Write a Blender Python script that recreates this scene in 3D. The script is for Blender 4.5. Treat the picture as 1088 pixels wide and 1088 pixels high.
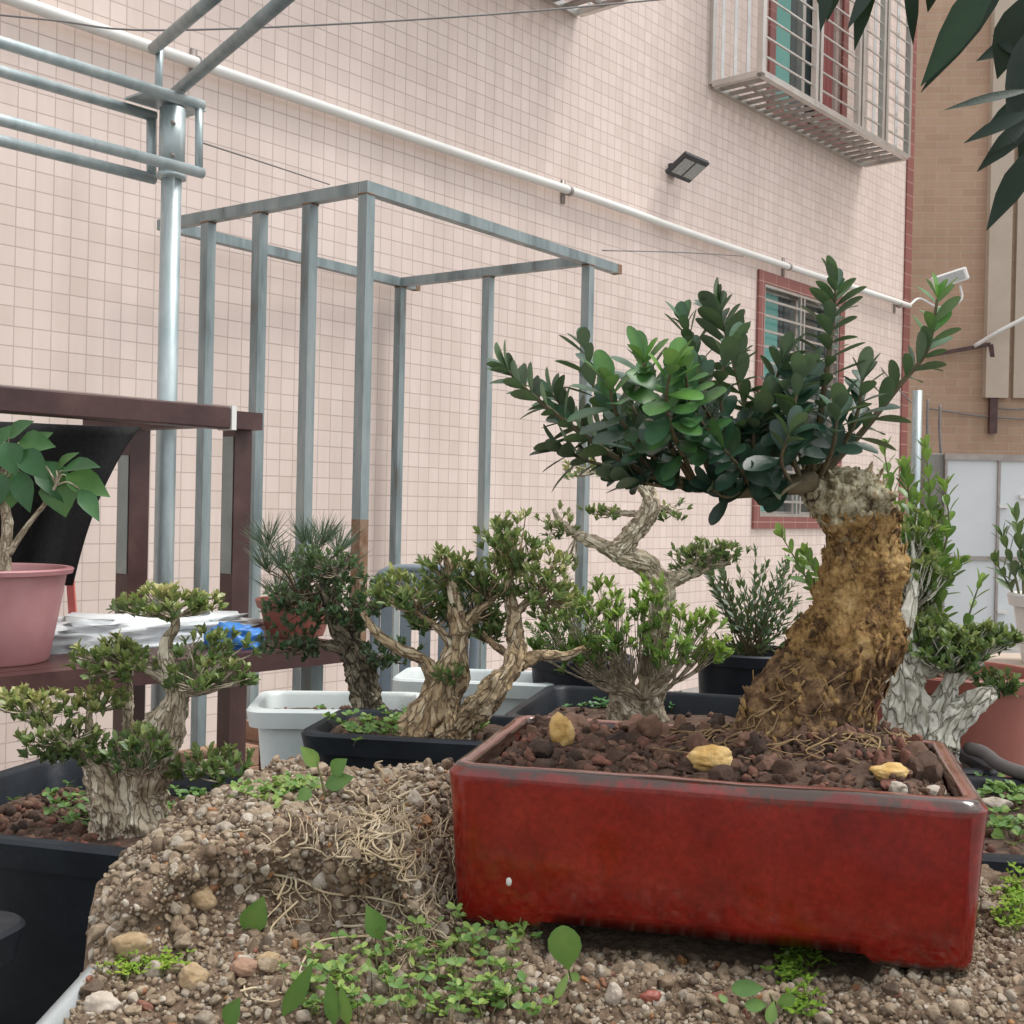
import bpy, bmesh, math, random
import numpy as np
from mathutils import Vector, noise as mnoise
RNG = random.Random(7)
NR = np.random.RandomState(7)
S = bpy.context.scene
for o in list(bpy.data.objects): bpy.data.objects.remove(o)

# ------------------------------------------------------------------ camera, sky, sun
FPX = 1290.0; CH = 1.25
ROLL = math.radians(1.25); PITCH = -math.atan(8/FPX)
FW = np.array([0, math.cos(PITCH), math.sin(PITCH)])
XC = np.array([math.cos(ROLL), 0, math.sin(ROLL)])
YC = np.cross(XC, FW); YC /= np.linalg.norm(YC); XC = np.cross(FW, YC)
cam = bpy.data.cameras.new('camera'); camo = bpy.data.objects.new('camera', cam)
S.collection.objects.link(camo)
from mathutils import Matrix
camo.matrix_world = Matrix(((XC[0], YC[0], -FW[0], 0), (XC[1], YC[1], -FW[1], 0), (XC[2], YC[2], -FW[2], CH), (0, 0, 0, 1)))
cam.sensor_width = 36; cam.lens = 36*FPX/1088; cam.clip_start = 0.05; cam.clip_end = 500
S.camera = camo
SUN_EL, SUN_AZ = math.radians(64), math.radians(84)      # azimuth: clockwise from +Y
w = bpy.data.worlds.new('World'); S.world = w; w.use_nodes = True
nt = w.node_tree; bg = nt.nodes['Background']
sky = nt.nodes.new('ShaderNodeTexSky'); sky.sky_type = 'NISHITA'; sky.sun_disc = False
sky.sun_elevation = SUN_EL; sky.sun_rotation = SUN_AZ
sky.dust_density = 4; sky.air_density = 1.0
hs = nt.nodes.new('ShaderNodeHueSaturation'); hs.inputs['Saturation'].default_value = 0.28
nt.links.new(sky.outputs[0], hs.inputs['Color']); mx = nt.nodes.new('ShaderNodeMix'); mx.data_type = 'RGBA'; mx.inputs[0].default_value = .55      # thin bright overcast veil
mx.inputs[7].default_value = (7.2, 7.3, 7.5, 1); nt.links.new(hs.outputs[0], mx.inputs[6]); nt.links.new(mx.outputs[2], bg.inputs[0])
bg.inputs[1].default_value = 0.125
sl = bpy.data.lights.new('sun', 'SUN'); sl.energy = 1.5; sl.angle = math.radians(22); sl.color = (1, 0.965, 0.92)
so = bpy.data.objects.new('sun', sl); S.collection.objects.link(so)
sd = Vector((math.sin(SUN_AZ)*math.cos(SUN_EL), math.cos(SUN_AZ)*math.cos(SUN_EL), math.sin(SUN_EL)))
so.rotation_euler = (-sd).to_track_quat('-Z', 'Y').to_euler(); so.location = (0, 0, 8)
S.view_settings.view_transform = 'Standard'; S.view_settings.look = 'None'
S.view_settings.exposure = 0.76; S.view_settings.gamma = 1
S.render.engine = 'CYCLES'

# ------------------------------------------------------------------ helpers
def P(px, py, d):
    """pixel of the survey picture at forward distance d -> world point"""
    r = XC*(px-544)/FPX + YC*(544-py)/FPX + FW
    p = r*(d/r[1]); p[2] += CH
    return p
def G(px, d, h):
    """picture column px, distance d, height h above the eye -> world point"""
    u = (px-544)/FPX
    return np.array([(u*d - math.sin(ROLL)*h)/math.cos(ROLL), d, CH+h])
V3 = lambda *a: np.array(a, float)
UP = V3(0, 0, 1)
def unit(a):
    n = np.linalg.norm(a)
    return a/n if n > 1e-9 else V3(0, 0, 1)
def nz(p, s=1.0, o=0.0):
    return mnoise.noise((p[0]*s+o, p[1]*s+o*1.3, p[2]*s-o))
def fbm(p, s=1.0, o=0.0, n=4):
    a = 1; t = 0
    for i in range(n):
        t += a*nz(p, s, o+i*7.1); a *= 0.5; s *= 2.03
    return t
def sstep(a, b, x):
    t = min(1, max(0, (x-a)/(b-a))); return t*t*(3-2*t)
def spline(pts, n):
    pts = [np.asarray(p, float) for p in pts]
    if len(pts) == 2: return [pts[0]+(pts[1]-pts[0])*i/(n-1) for i in range(n)]
    q = [2*pts[0]-pts[1]]+pts+[2*pts[-1]-pts[-2]]
    out = []; m = len(pts)-1
    for i in range(n):
        u = i/(n-1)*m; k = min(int(u), m-1); t = u-k
        a, b, c, d = q[k], q[k+1], q[k+2], q[k+3]
        out.append(0.5*((2*b)+(c-a)*t+(2*a-5*b+4*c-d)*t*t+(3*b-a-3*c+d)*t**3))
    return out
def lerpn(xs, n):
    m = len(xs)-1; out = []
    for i in range(n):
        u = i/(n-1)*m; k = min(int(u), m-1); out.append(xs[k]+(xs[k+1]-xs[k])*(u-k))
    return out

class MB:
    """collects geometry for ONE mesh object"""
    def __init__(s): s.v = []; s.t = []; s.f = []; s.m = []; s.st = []; s.np = []
    def vert(s, p, t=0.5, st=(0, 0, 0)):
        s.v.append(tuple(p)); s.t.append(t); s.st.append(st); return len(s.v)-1
    def face(s, idx, m=0): s.f.append(tuple(idx)); s.m.append(m)
    def box(s, c, ax, ay, az, m=0, t=0.5):
        """centre and three half-axes"""
        c, ax, ay, az = [np.asarray(a, float) for a in (c, ax, ay, az)]
        i = [s.vert(c+ax*x+ay*y+az*z, t) for z in (-1, 1) for y in (-1, 1) for x in (-1, 1)]
        for q in ((0, 2, 3, 1), (4, 5, 7, 6), (0, 1, 5, 4), (2, 6, 7, 3), (0, 4, 6, 2), (1, 3, 7, 5)):
            s.face([i[k] for k in q], m)
    def bar(s, a, b, wd, dp=None, side=None, m=0, t=0.5):
        a = np.asarray(a, float); b = np.asarray(b, float); dp = dp or wd
        d = unit(b-a); sd = side if side is not None else (np.cross(d, UP) if abs(d[2]) < .95 else V3(1, 0, 0))
        sd = unit(sd-d*np.dot(sd, d)); up = np.cross(sd, d)
        s.box((a+b)/2, sd*wd/2, up*dp/2, (b-a)/2, m, t)
    def rings(s, rs, cap0=True, cap1=True, closed=True, m=0, ts=None, sts=None):
        n = len(rs[0]); ids = []
        for k, r in enumerate(rs):
            ids.append([s.vert(p, 0.5 if ts is None else ts[k], (0, 0, 0) if sts is None else tuple(map(float, sts[k][j]))) for j, p in enumerate(r)])
        e = n if closed else n-1
        for k in range(len(rs)-1):
            for j in range(e):
                a, b = ids[k], ids[k+1]; j2 = (j+1) % n
                s.face((a[j], a[j2], b[j2], b[j]), m)
        if closed and cap0: s.face(ids[0][::-1], m)
        if closed and cap1: s.face(ids[-1], m)
        return ids
    def tube(s, pts, rad, n=8, m=0, t=0.5, rough=0.0, ridge=0.0, seed=0.0, res=None, ridn=5, twist=0.0):
        k = res or max(2, len(pts)*4 if len(pts) > 2 else 2)
        ps = spline(pts, k); rr = lerpn(rad if isinstance(rad, (list, tuple)) else [rad, rad], k)
        ref = V3(.31, .2, .93); rs = []
        d0 = unit(ps[1]-ps[0]); sx = unit(np.cross(d0, ref)); arc = seed*.01; sts = []
        for i in range(k):
            d = unit(ps[min(i+1, k-1)]-ps[max(i-1, 0)])
            sx = unit(sx-d*np.dot(sx, d)); sy = np.cross(d, sx); ring = []; sr = []
            if i: arc += np.linalg.norm(ps[i]-ps[i-1])
            for j in range(n):
                a = 2*math.pi*j/n; r = rr[i]
                u = sx*math.cos(a)+sy*math.sin(a)
                aa = a+twist*i/k; c3 = (math.cos(aa)*rr[i]+seed, math.sin(aa)*rr[i], arc*.36); sr.append(c3)
                if ridge:
                    f1 = 1.6/max(rr[0], 1e-4); f2 = f1*2.7
                    g = 1-abs(nz(c3, f1, seed))*2.6; g2 = 1-abs(nz(c3, f2, seed+3))*2.6
                    r *= 1+ridge*1.15*(.58*g+.42*g2-.55)
                q = ps[i]+u*r
                if rough: q = q+u*rr[i]*rough*fbm(q, 0.8/max(rr[0], 1e-4), seed, 3)
                ring.append(q)
            rs.append(ring); sts.append(sr)
        s.rings(rs, m=m, ts=[t]*k, sts=sts)
        return ps
    def leaf(s, base, d, nrm, L, W, t, curl=.12, fold=.25, prof=0, m=0):
        d = unit(d); nrm = unit(nrm-d*np.dot(nrm, d)); sd = np.cross(d, nrm)
        st, wd = PROF[prof]; prev = None
        for x, y in zip(st, wd):
            c = base+d*(L*x)-nrm*(curl*L*x*x)
            e = sd*(W*.5*y); f = nrm*(fold*W*.5*y)
            cur = (s.vert(c-e+f, t-.03), s.vert(c, t+.07), s.vert(c+e+f, t-.03))
            if prev:
                s.face((prev[0], prev[1], cur[1], cur[0]), m); s.face((prev[1], prev[2], cur[2], cur[1]), m)
            prev = cur
    def block(s, v, f, t): s.np.append((v, f, t))
PROF = {0: ([0, .12, .32, .55, .76, .9, .975, 1], [.09, .28, .72, 1, .95, .68, .36, .06]),   # obovate, rounded
        1: ([0, .35, .75, 1], [.12, .85, .9, .1]),                                      # small cheap leaf
        2: ([0, .08, .22, .4, .6, .8, .93, 1], [.06, .3, .78, 1, .86, .48, .18, .02]),  # ovate, pointed
        3: ([0, .1, .25, .45, .65, .82, 1], [.08, .4, .8, 1, .82, .45, .02]),           # lance
        4: ([0, .5, 1], [.5, 1, .1])}
def obj(name, mb, mats, parent=None, smooth=True, npsmooth=None, label=None, cat=None, group=None, kind=None):
    mats = mats if isinstance(mats, (list, tuple)) else [mats]
    me = bpy.data.meshes.new(name)
    v = np.array(mb.v, float).reshape(-1, 3); t = list(mb.t); st = list(mb.st)
    if parent is not None: org = np.array(world_loc(parent))
    else:
        allv = np.vstack([v]+[b[0] for b in mb.np]); lo = allv.min(0); hi = allv.max(0)
        org = V3((lo[0]+hi[0])/2, (lo[1]+hi[1])/2, lo[2])
    if mb.np:
        nv = len(v); vs = [v]; tt = [np.array(t, float)]
        loops = [np.array([i for f in mb.f for i in f], int)]; tot = [np.array([len(f) for f in mb.f], int)]
        for bv, bf, bt in mb.np:
            vs.append(bv); loops.append((bf+nv).ravel()); tot.append(np.full(len(bf), bf.shape[1])); tt.append(bt); nv += len(bv)
        v = np.vstack(vs)-org; lp = np.concatenate(loops); tot = np.concatenate(tot); t = np.concatenate(tt)
        me.vertices.add(len(v)); me.vertices.foreach_set('co', v.ravel())
        me.loops.add(len(lp)); me.loops.foreach_set('vertex_index', lp.astype('i'))
        me.polygons.add(len(tot)); stt = np.concatenate([[0], np.cumsum(tot)[:-1]])
        me.polygons.foreach_set('loop_start', stt.astype('i')); me.polygons.foreach_set('loop_total', tot.astype('i'))
        mi = np.zeros(len(tot), 'i'); mi[:len(mb.m)] = mb.m; k = len(mb.m)
        if len(mats) > 1: mi[k:] = len(mats)-1
        me.polygons.foreach_set('material_index', mi)
        me.update(calc_edges=True)
    else:
        me.from_pydata([tuple(p) for p in v-org], [], mb.f); me.update()
        me.polygons.foreach_set('material_index', np.array(mb.m, 'i'))
    a = me.attributes.new('tint', 'FLOAT', 'POINT'); a.data.foreach_set('value', np.array(t, 'f'))
    if any(x != (0, 0, 0) for x in st):
        a = me.attributes.new('st', 'FLOAT_VECTOR', 'POINT'); a.data.foreach_set('vector', np.array(st, 'f').ravel())
    me.polygons.foreach_set('use_smooth', np.full(len(me.polygons), smooth))
    if npsmooth is not None:
        sm_ = np.full(len(me.polygons), smooth); sm_[len(mb.f):] = npsmooth; me.polygons.foreach_set('use_smooth', sm_)
    for m in mats: me.materials.append(m)
    o = bpy.data.objects.new(name, me); S.collection.objects.link(o)
    if parent is not None: o.parent = parent
    else: o.location = org
    setp(o, label, cat, group, kind)
    return o
def setp(o, label=None, cat=None, group=None, kind=None):
    for k, x in (('label', label), ('category', cat), ('group', group), ('kind', kind)):
        if x: o[k] = x
def world_loc(o):
    l = Vector(o.location)
    while o.parent: o = o.parent; l = l+Vector(o.location)
    return l
def thing(name, loc, label, cat, group=None, kind=None):
    o = bpy.data.objects.new(name, None); S.collection.objects.link(o); o.location = tuple(loc)
    o.empty_display_size = .05; setp(o, label, cat, group, kind); return o
def bevel(o, wd, seg=2):
    b = o.modifiers.new('bevel', 'BEVEL'); b.width = wd; b.segments = seg; b.limit_method = 'ANGLE'; b.angle_limit = math.radians(40)
    return o
def subsurf(o, n=1):
    b = o.modifiers.new('sub', 'SUBSURF'); b.levels = n; b.render_levels = n; return o

# ------------------------------------------------------------------ materials
def ramp(nt, cols, fac):
    r = nt.nodes.new('ShaderNodeValToRGB'); e = r.color_ramp.elements
    while len(e) < len(cols): e.new(0.5)
    for k, (p, c) in enumerate(cols): e[k].position = p; e[k].color = (*c, 1)
    nt.links.new(fac, r.inputs[0]); return r.outputs[0]
def mixc(nt, fac, a, b, mode='MIX'):
    m = nt.nodes.new('ShaderNodeMix'); m.data_type = 'RGBA'; m.blend_type = mode
    for s_, x in ((m.inputs[0], fac), (m.inputs[6], a), (m.inputs[7], b)):
        if hasattr(x, 'is_linked') or hasattr(x, 'links'): nt.links.new(x, s_)
        elif isinstance(x, tuple): s_.default_value = (*x, 1)
        else: s_.default_value = x
    return m.outputs[2]
def math_(nt, op, a, b=None):
    m = nt.nodes.new('ShaderNodeMath'); m.operation = op
    for s_, x in ((m.inputs[0], a), (m.inputs[1], b)):
        if x is None: continue
        if hasattr(x, 'links'): nt.links.new(x, s_)
        else: s_.default_value = x
    return m.outputs[0]
def tex(nt, scale, detail=4, rough=.55, vec=None, dist=0, kind='NOISE'):
    n = nt.nodes.new('ShaderNodeTexNoise' if kind == 'NOISE' else 'ShaderNodeTexVoronoi')
    n.inputs['Scale'].default_value = scale
    if kind == 'NOISE':
        n.inputs['Detail'].default_value = detail; n.inputs['Roughness'].default_value = rough; n.inputs['Distortion'].default_value = dist
    if vec is not None: nt.links.new(vec, n.inputs['Vector'])
    return n.outputs[0]
def coords(nt, stretch=None):
    c = nt.nodes.new('ShaderNodeTexCoord').outputs['Object']
    if stretch:
        m = nt.nodes.new('ShaderNodeMapping'); m.inputs['Scale'].default_value = stretch
        nt.links.new(c, m.inputs[0]); c = m.outputs[0]
    return c
def bumpn(nt, h, dist, strength=1.0, prev=None):
    b = nt.nodes.new('ShaderNodeBump'); b.inputs['Distance'].default_value = dist; b.inputs['Strength'].default_value = strength
    nt.links.new(h, b.inputs['Height'])
    if prev is not None: nt.links.new(prev, b.inputs['Normal'])
    return b.outputs[0]
def newmat(name):
    m = bpy.data.materials.new(name); m.use_nodes = True
    return m, m.node_tree, m.node_tree.nodes['Principled BSDF']
def M(name, cols, scale=5, detail=5, rough=.6, bump=0, bscale=None, metal=0, stretch=None, spec=.5, rvar=0, dist=0, coat=0, tint=None):
    """noise-mottled material; tint = ramp multiplied in through the mesh's own 'tint' value"""
    m, nt, b = newmat(name)
    c = coords(nt, stretch); f = tex(nt, scale, detail, .6, c, dist)
    if len(cols[0]) == 3: cols = [(.25+.5*i/(len(cols)-1), x) for i, x in enumerate(cols)]
    col = ramp(nt, cols, f)
    if tint:
        a = nt.nodes.new('ShaderNodeAttribute'); a.attribute_name = 'tint'
        tc = ramp(nt, tint, a.outputs['Fac']); col = mixc(nt, 1.0, tc, col, 'MULTIPLY')
    nt.links.new(col, b.inputs['Base Color'])
    b.inputs['Metallic'].default_value = metal; b.inputs['Specular IOR Level'].default_value = spec
    b.inputs['Coat Weight'].default_value = coat
    if rvar:
        r = nt.nodes.new('ShaderNodeMapRange'); nt.links.new(tex(nt, scale*1.7, 3, .5, c), r.inputs[0])
        r.inputs[3].default_value = rough-rvar; r.inputs[4].default_value = rough+rvar; nt.links.new(r.outputs[0], b.inputs['Roughness'])
    else: b.inputs['Roughness'].default_value = rough
    if bump: nt.links.new(bumpn(nt, tex(nt, bscale or scale*3, 6, .65, c), bump), b.inputs['Normal'])
    return m
def LEAF(name, cols, rough=.35, trans=.25, spec=.5, vein=0):
    m, nt, b = newmat(name)
    a = nt.nodes.new('ShaderNodeAttribute'); a.attribute_name = 'tint'
    c = coords(nt); n = tex(nt, 60, 3, .5, c)
    f = math_(nt, 'ADD', a.outputs['Fac'], math_(nt, 'MULTIPLY', math_(nt, 'SUBTRACT', n, .5), .3))
    col = ramp(nt, cols, f)
    g = nt.nodes.new('ShaderNodeNewGeometry')
    back = mixc(nt, 1.0, mixc(nt, .35, col, (.30, .36, .22)), (1, 1, 1), 'MULTIPLY')
    col2 = mixc(nt, g.outputs['Backfacing'], col, back)
    nt.links.new(col2, b.inputs['Base Color']); b.inputs['Roughness'].default_value = rough
    b.inputs['Specular IOR Level'].default_value = spec
    t = nt.nodes.new('ShaderNodeBsdfTranslucent'); nt.links.new(mixc(nt, .3, col, (.25, .4, .03)), t.inputs[0])
    x = nt.nodes.new('ShaderNodeMixShader'); x.inputs[0].default_value = trans
    nt.links.new(b.outputs[0], x.inputs[1]); nt.links.new(t.outputs[0], x.inputs[2])
    nt.links.new(x.outputs[0], nt.nodes['Material Output'].inputs[0])
    nt.links.new(bumpn(nt, tex(nt, 250, 2, .5, c), .0004, .5), b.inputs['Normal'])
    return m

def tile_mat(name, size, grout, c1, c2, cg, h=1.0, gloss=.35, offset=0.0, wmul=1.0, dirt=.25):
    m, nt, b = newmat(name)
    a = nt.nodes.new('ShaderNodeAttribute'); a.attribute_name = 'st'
    br = nt.nodes.new('ShaderNodeTexBrick'); nt.links.new(a.outputs['Vector'], br.inputs['Vector'])
    br.offset = offset; br.squash = 1
    br.inputs['Color1'].default_value = (*c1, 1); br.inputs['Color2'].default_value = (*c2, 1); br.inputs['Mortar'].default_value = (*cg, 1)
    br.inputs['Scale'].default_value = 1; br.inputs['Mortar Size'].default_value = grout
    br.inputs['Mortar Smooth'].default_value = .15; br.inputs['Bias'].default_value = 0
    br.inputs['Brick Width'].default_value = size*wmul; br.inputs['Row Height'].default_value = size*h
    big = tex(nt, .55, 6, .6, a.outputs['Vector'])
    st = nt.nodes.new('ShaderNodeMapping'); st.inputs['Scale'].default_value = (3.5, .25, 1); nt.links.new(a.outputs['Vector'], st.inputs[0])
    streak = tex(nt, 1.6, 6, .65, st.outputs[0])
    d = ramp(nt, [(.36, (1-dirt, 1-dirt*1.05, 1-dirt*1.12)), (.62, (1, 1, 1))], math_(nt, 'ADD', math_(nt, 'MULTIPLY', big, .55), math_(nt, 'MULTIPLY', streak, .45)))
    nt.links.new(mixc(nt, 1.0, br.outputs['Color'], d, 'MULTIPLY'), b.inputs['Base Color'])
    r = nt.nodes.new('ShaderNodeMapRange'); nt.links.new(br.outputs['Fac'], r.inputs[0]); r.inputs[3].default_value = gloss; r.inputs[4].default_value = .9
    nt.links.new(r.outputs[0], b.inputs['Roughness'])
    inv = math_(nt, 'SUBTRACT', 1.0, br.outputs['Fac'])
    nt.links.new(bumpn(nt, inv, .003, .8, bumpn(nt, tex(nt, 9, 2, .5, a.outputs['Vector']), .002, .5)), b.inputs['Normal'])
    return m

def BARK(name, cols, crack, scale=85, bump=.004, cw=.16):
    m, nt, b = newmat(name); a = nt.nodes.new('ShaderNodeAttribute'); a.attribute_name = 'st'; st = a.outputs['Vector']
    n = nt.nodes.new('ShaderNodeTexNoise'); n.inputs['Scale'].default_value = scale*.7; n.inputs['Detail'].default_value = 4; nt.links.new(st, n.inputs['Vector'])
    off = nt.nodes.new('ShaderNodeVectorMath'); off.operation = 'MULTIPLY_ADD'; nt.links.new(n.outputs['Color'], off.inputs[0]); off.inputs[1].default_value = (.026,)*3; nt.links.new(st, off.inputs[2])
    v = nt.nodes.new('ShaderNodeTexVoronoi'); v.feature = 'DISTANCE_TO_EDGE'; v.inputs['Scale'].default_value = scale; nt.links.new(off.outputs[0], v.inputs['Vector'])
    v2 = nt.nodes.new('ShaderNodeTexVoronoi'); v2.inputs['Scale'].default_value = scale; nt.links.new(off.outputs[0], v2.inputs['Vector'])
    f = math_(nt, 'ADD', math_(nt, 'MULTIPLY', tex(nt, scale*2.2, 7, .65, st), .7), math_(nt, 'MULTIPLY', v2.outputs['Color'], .3))
    big = tex(nt, 16, 4, .6, coords(nt)); f = math_(nt, 'ADD', f, math_(nt, 'MULTIPLY', math_(nt, 'SUBTRACT', big, .5), .5))
    col = ramp(nt, [(.3+.42*i/(len(cols)-1), c) for i, c in enumerate(cols)], f)
    e = ramp(nt, [(.0, (0, 0, 0)), (cw, (1, 1, 1))], v.outputs['Distance'])
    nt.links.new(mixc(nt, e, crack, col), b.inputs['Base Color']); b.inputs['Roughness'].default_value = .9; b.inputs['Specular IOR Level'].default_value = .25
    nt.links.new(bumpn(nt, e, bump, .9, bumpn(nt, tex(nt, scale*2.5, 6, .7, st), bump*.7, .8)), b.inputs['Normal'])
    return m
MT = {}
MT['tile'] = tile_mat('pink_tile', .0765, .0021, (.775, .645, .58), (.71, .58, .515), (.55, .45, .40), dirt=.16)
MT['redtile'] = tile_mat('red_tile', .2, .004, (.27, .095, .08), (.22, .075, .065), (.42, .25, .21), h=.6, dirt=.15)
MT['brick'] = tile_mat('tan_brick', .105, .008, (.50, .345, .24), (.45, .30, .205), (.52, .395, .30), h=1, gloss=.75, offset=.5, wmul=3.2, dirt=.2)
MT['plaster'] = M('cream_plaster', [(.43, .36, .285), (.50, .43, .35)], 3, rough=.85, bump=.002)
MT['galv'] = M('galvanised_steel', [(.28, .35, .36), (.40, .47, .48), (.50, .56, .56)], 22, 6, .42, .0004, 90, metal=.45, rvar=.12, stretch=(1, 1, .35))
MT['tubesteel'] = M('weathered_steel', [(.15, .125, .10), (.16, .20, .205), (.23, .28, .285), (.29, .335, .335), (.36, .38, .36)], 11, 8, .45, .0006, 60, metal=.3, rvar=.14, stretch=(1, 1, .22))
MT['rust'] = M('rusty_steel', [(.10, .06, .04), (.19, .10, .055), (.24, .16, .105), (.15, .14, .125)], 25, 8, .85, .001, 80)
MT['brown'] = M('brown_paint', [(.035, .013, .012), (.06, .024, .021), (.095, .045, .038)], 9, 6, .45, .0006, 60, rvar=.12)
MT['bare'] = M('reflected_grey', [(.24, .28, .27), (.33, .36, .34)], 14, rough=.6)  # flat grey standing in for the reflection on the rack posts
MT['stainless'] = M('stainless_steel', [(.50, .48, .45), (.66, .64, .60)], 8, rough=.3, metal=.8)
MT['steel_dull'] = M('dull_stainless', [(.26, .23, .21), (.40, .36, .33)], 8, rough=.5, metal=.4)
MT['pvc'] = M('white_pvc', [(.66, .65, .61), (.76, .75, .72)], 4, rough=.4)
MT['glass_teal'] = M('teal_window_glass', [(.10, .30, .27), (.17, .42, .38)], .8, 2, .08, spec=.8)
MT['glass_dark'] = M('dark_window_glass', [(.03, .045, .045), (.08, .10, .095)], 1.2, 2, .06, spec=.8)
MT['curtain'] = M('red_curtain', [(.22, .06, .06), (.30, .10, .09)], 6, rough=.9, stretch=(6, 6, .3))
MT['black'] = M('black_plastic', [(.004, .006, .010), (.008, .012, .018), (.016, .022, .028)], 16, 6, .48, .0005, 120, rvar=.08, spec=.35)
MT['whitep'] = M('white_plastic', [(.46, .53, .53), (.60, .66, .65), (.68, .72, .70)], 7, 6, .38, .0004, 50, rvar=.08)
MT['foam'] = M('pale_grey_plastic', [(.27, .30, .30), (.38, .41, .41)], 9, 6, .5, .0008, 40)
MT['pinkp'] = M('faded_pink_plastic', [(.36, .145, .155), (.44, .20, .205), (.50, .27, .27)], 7, 7, .55, .0005, 60, stretch=(1, 1, .5), rvar=.1)
MT['terra'] = M('red_brown_plastic', [(.24, .07, .05), (.32, .105, .075)], 6, 6, .5, .0005, 60)
MT['greyp'] = M('grey_plastic', [(.12, .15, .17), (.19, .225, .25)], 6, rough=.45)
MT['gate'] = M('painted_sheet_steel', [(.58, .61, .62), (.68, .71, .72)], 1.5, 6, .45, .002, 3)
MT['floodb'] = M('grey_black_housing', [(.03, .032, .035), (.055, .058, .06)], 20, rough=.5)
MT['lens'] = M('lamp_lens', [(.28, .29, .28), (.42, .42, .40)], 60, 2, .2)
MT['ground'] = M('grey_concrete', [(.16, .155, .145), (.24, .23, .215), (.30, .29, .27)], 2.2, 8, .9, .004, 25)
MT['soil'] = M('dark_soil', [(.04, .026, .018), (.10, .06, .042), (.16, .10, .068)], 60, 7, .95, .003, 160)
MT['rootc'] = M('pale_roots', [(.34, .25, .14), (.52, .42, .27), (.66, .59, .44)], 30, rough=.85)
MT['rootd'] = M('tan_roots', [(.13, .08, .04), (.27, .18, .085), (.40, .29, .16)], 40, rough=.9)
MT['barkp'] = BARK('grey_cream_bark', [(.26, .20, .13), (.50, .42, .30), (.66, .58, .44), (.76, .70, .57)], (.36, .29, .20), 105, .003, .09)
MT['barko'] = BARK('flaky_ochre_bark', [(.20, .13, .07), (.42, .31, .18), (.58, .47, .31), (.66, .59, .45)], (.29, .21, .13), 84, .005, .10)
MT['barkd'] = BARK('dark_grey_bark', [(.075, .06, .042), (.19, .16, .11), (.36, .31, .22)], (.06, .05, .035), 95, .004, .10)
MT['barkg'] = BARK('silver_grey_bark', [(.38, .36, .28), (.56, .54, .45), (.68, .66, .57), (.76, .75, .67)], (.36, .33, .25), 70, .004, .09)
MT['twig'] = M('brown_twig', [(.07, .055, .03), (.15, .12, .06)], 80, rough=.8, bump=.0006)
MT['twigg'] = M('green_twig', [(.10, .115, .04), (.20, .18, .09)], 80, rough=.7)
MT['net'] = M('black_shade_cloth', [(.006, .006, .006), (.02, .02, .02)], 90, 4, .95, .0015, 260)
MT['sack'] = M('white_woven_sack', [(.60, .64, .64), (.74, .77, .77)], 6, rough=.55, bump=.001, bscale=140)
MT['blue'] = M('blue_plastic_bag', [(.02, .13, .42), (.06, .24, .58)], 12, rough=.35, bump=.004, bscale=25)
MT['redp'] = M('red_plastic', [(.50, .10, .09), (.60, .17, .15)], 6, rough=.5)
MT['hose'] = M('grey_hose', [(.08, .07, .07), (.14, .125, .12)], 12, rough=.6)
MT['brickr'] = M('old_red_brick', [(.24, .13, .085), (.34, .21, .14), (.28, .18, .13)], 14, 6, .9, .003, 60)
MT['wire'] = M('grey_wire', [(.16, .15, .15), (.24, .23, .22)], 5, rough=.6)
MT['wood'] = M('pale_wood_board', [(.38, .30, .24), (.52, .44, .36)], 8, rough=.7, stretch=(1, 6, 6))
MT['ystone'] = M('yellow_stone', [(.36, .20, .055), (.58, .36, .11), (.68, .48, .21), (.74, .62, .42)], 60, 7, .7, .0025, 150)
MT['tanstone'] = M('tan_stone', [(.22, .145, .07), (.38, .27, .15), (.46, .38, .27)], 60, 6, .75, .0018, 140)
MT['pstone'] = M('pale_stone', [(.30, .24, .18), (.44, .38, .31), (.52, .47, .40)], 45, 5, .7, .0015, 120)
MT['gravel'] = M('gravel_stones', [(.38, .33, .28), (.72, .68, .63), (1, 1, 1)], 210, 6, .7, .0012, 420, tint=[(0, (.08, .058, .044)), (.2, (.24, .18, .125)), (.45, (.385, .31, .225)), (.62, (.48, .41, .32)), (.74, (.40, .365, .31)), (.84, (.50, .465, .40)), (.92, (.64, .61, .55)), (.955, (.46, .25, .10)), (1, (.30, .135, .10))])
MT['gravbed'] = M('sandy_soil', [(.10, .068, .045), (.25, .175, .12), (.38, .295, .21)], 130, 8, .95, .006, 260)
MT['clod'] = M('soil_clods', [(.5, .5, .5), (1, 1, 1)], 150, 6, .95, .0018, 260, tint=[(0, (.06, .038, .027)), (.4, (.15, .085, .058)), (.75, (.24, .135, .092)), (1, (.27, .11, .08))])
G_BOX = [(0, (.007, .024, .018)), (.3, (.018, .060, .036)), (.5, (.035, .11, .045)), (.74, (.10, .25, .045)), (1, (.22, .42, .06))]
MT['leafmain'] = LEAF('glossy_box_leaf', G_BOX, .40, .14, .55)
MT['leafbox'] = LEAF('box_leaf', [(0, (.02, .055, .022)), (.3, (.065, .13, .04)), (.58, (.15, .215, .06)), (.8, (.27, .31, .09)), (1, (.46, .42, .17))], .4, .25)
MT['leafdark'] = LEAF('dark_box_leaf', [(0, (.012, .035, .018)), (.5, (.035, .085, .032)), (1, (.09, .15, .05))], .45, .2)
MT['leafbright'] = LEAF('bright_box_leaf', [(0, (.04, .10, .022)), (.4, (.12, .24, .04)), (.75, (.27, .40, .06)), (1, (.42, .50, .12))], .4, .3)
MT['leafbroad'] = LEAF('broad_leaf', [(0, (.02, .075, .03)), (.5, (.05, .16, .055)), (1, (.13, .27, .06))], .42, .2)
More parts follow.
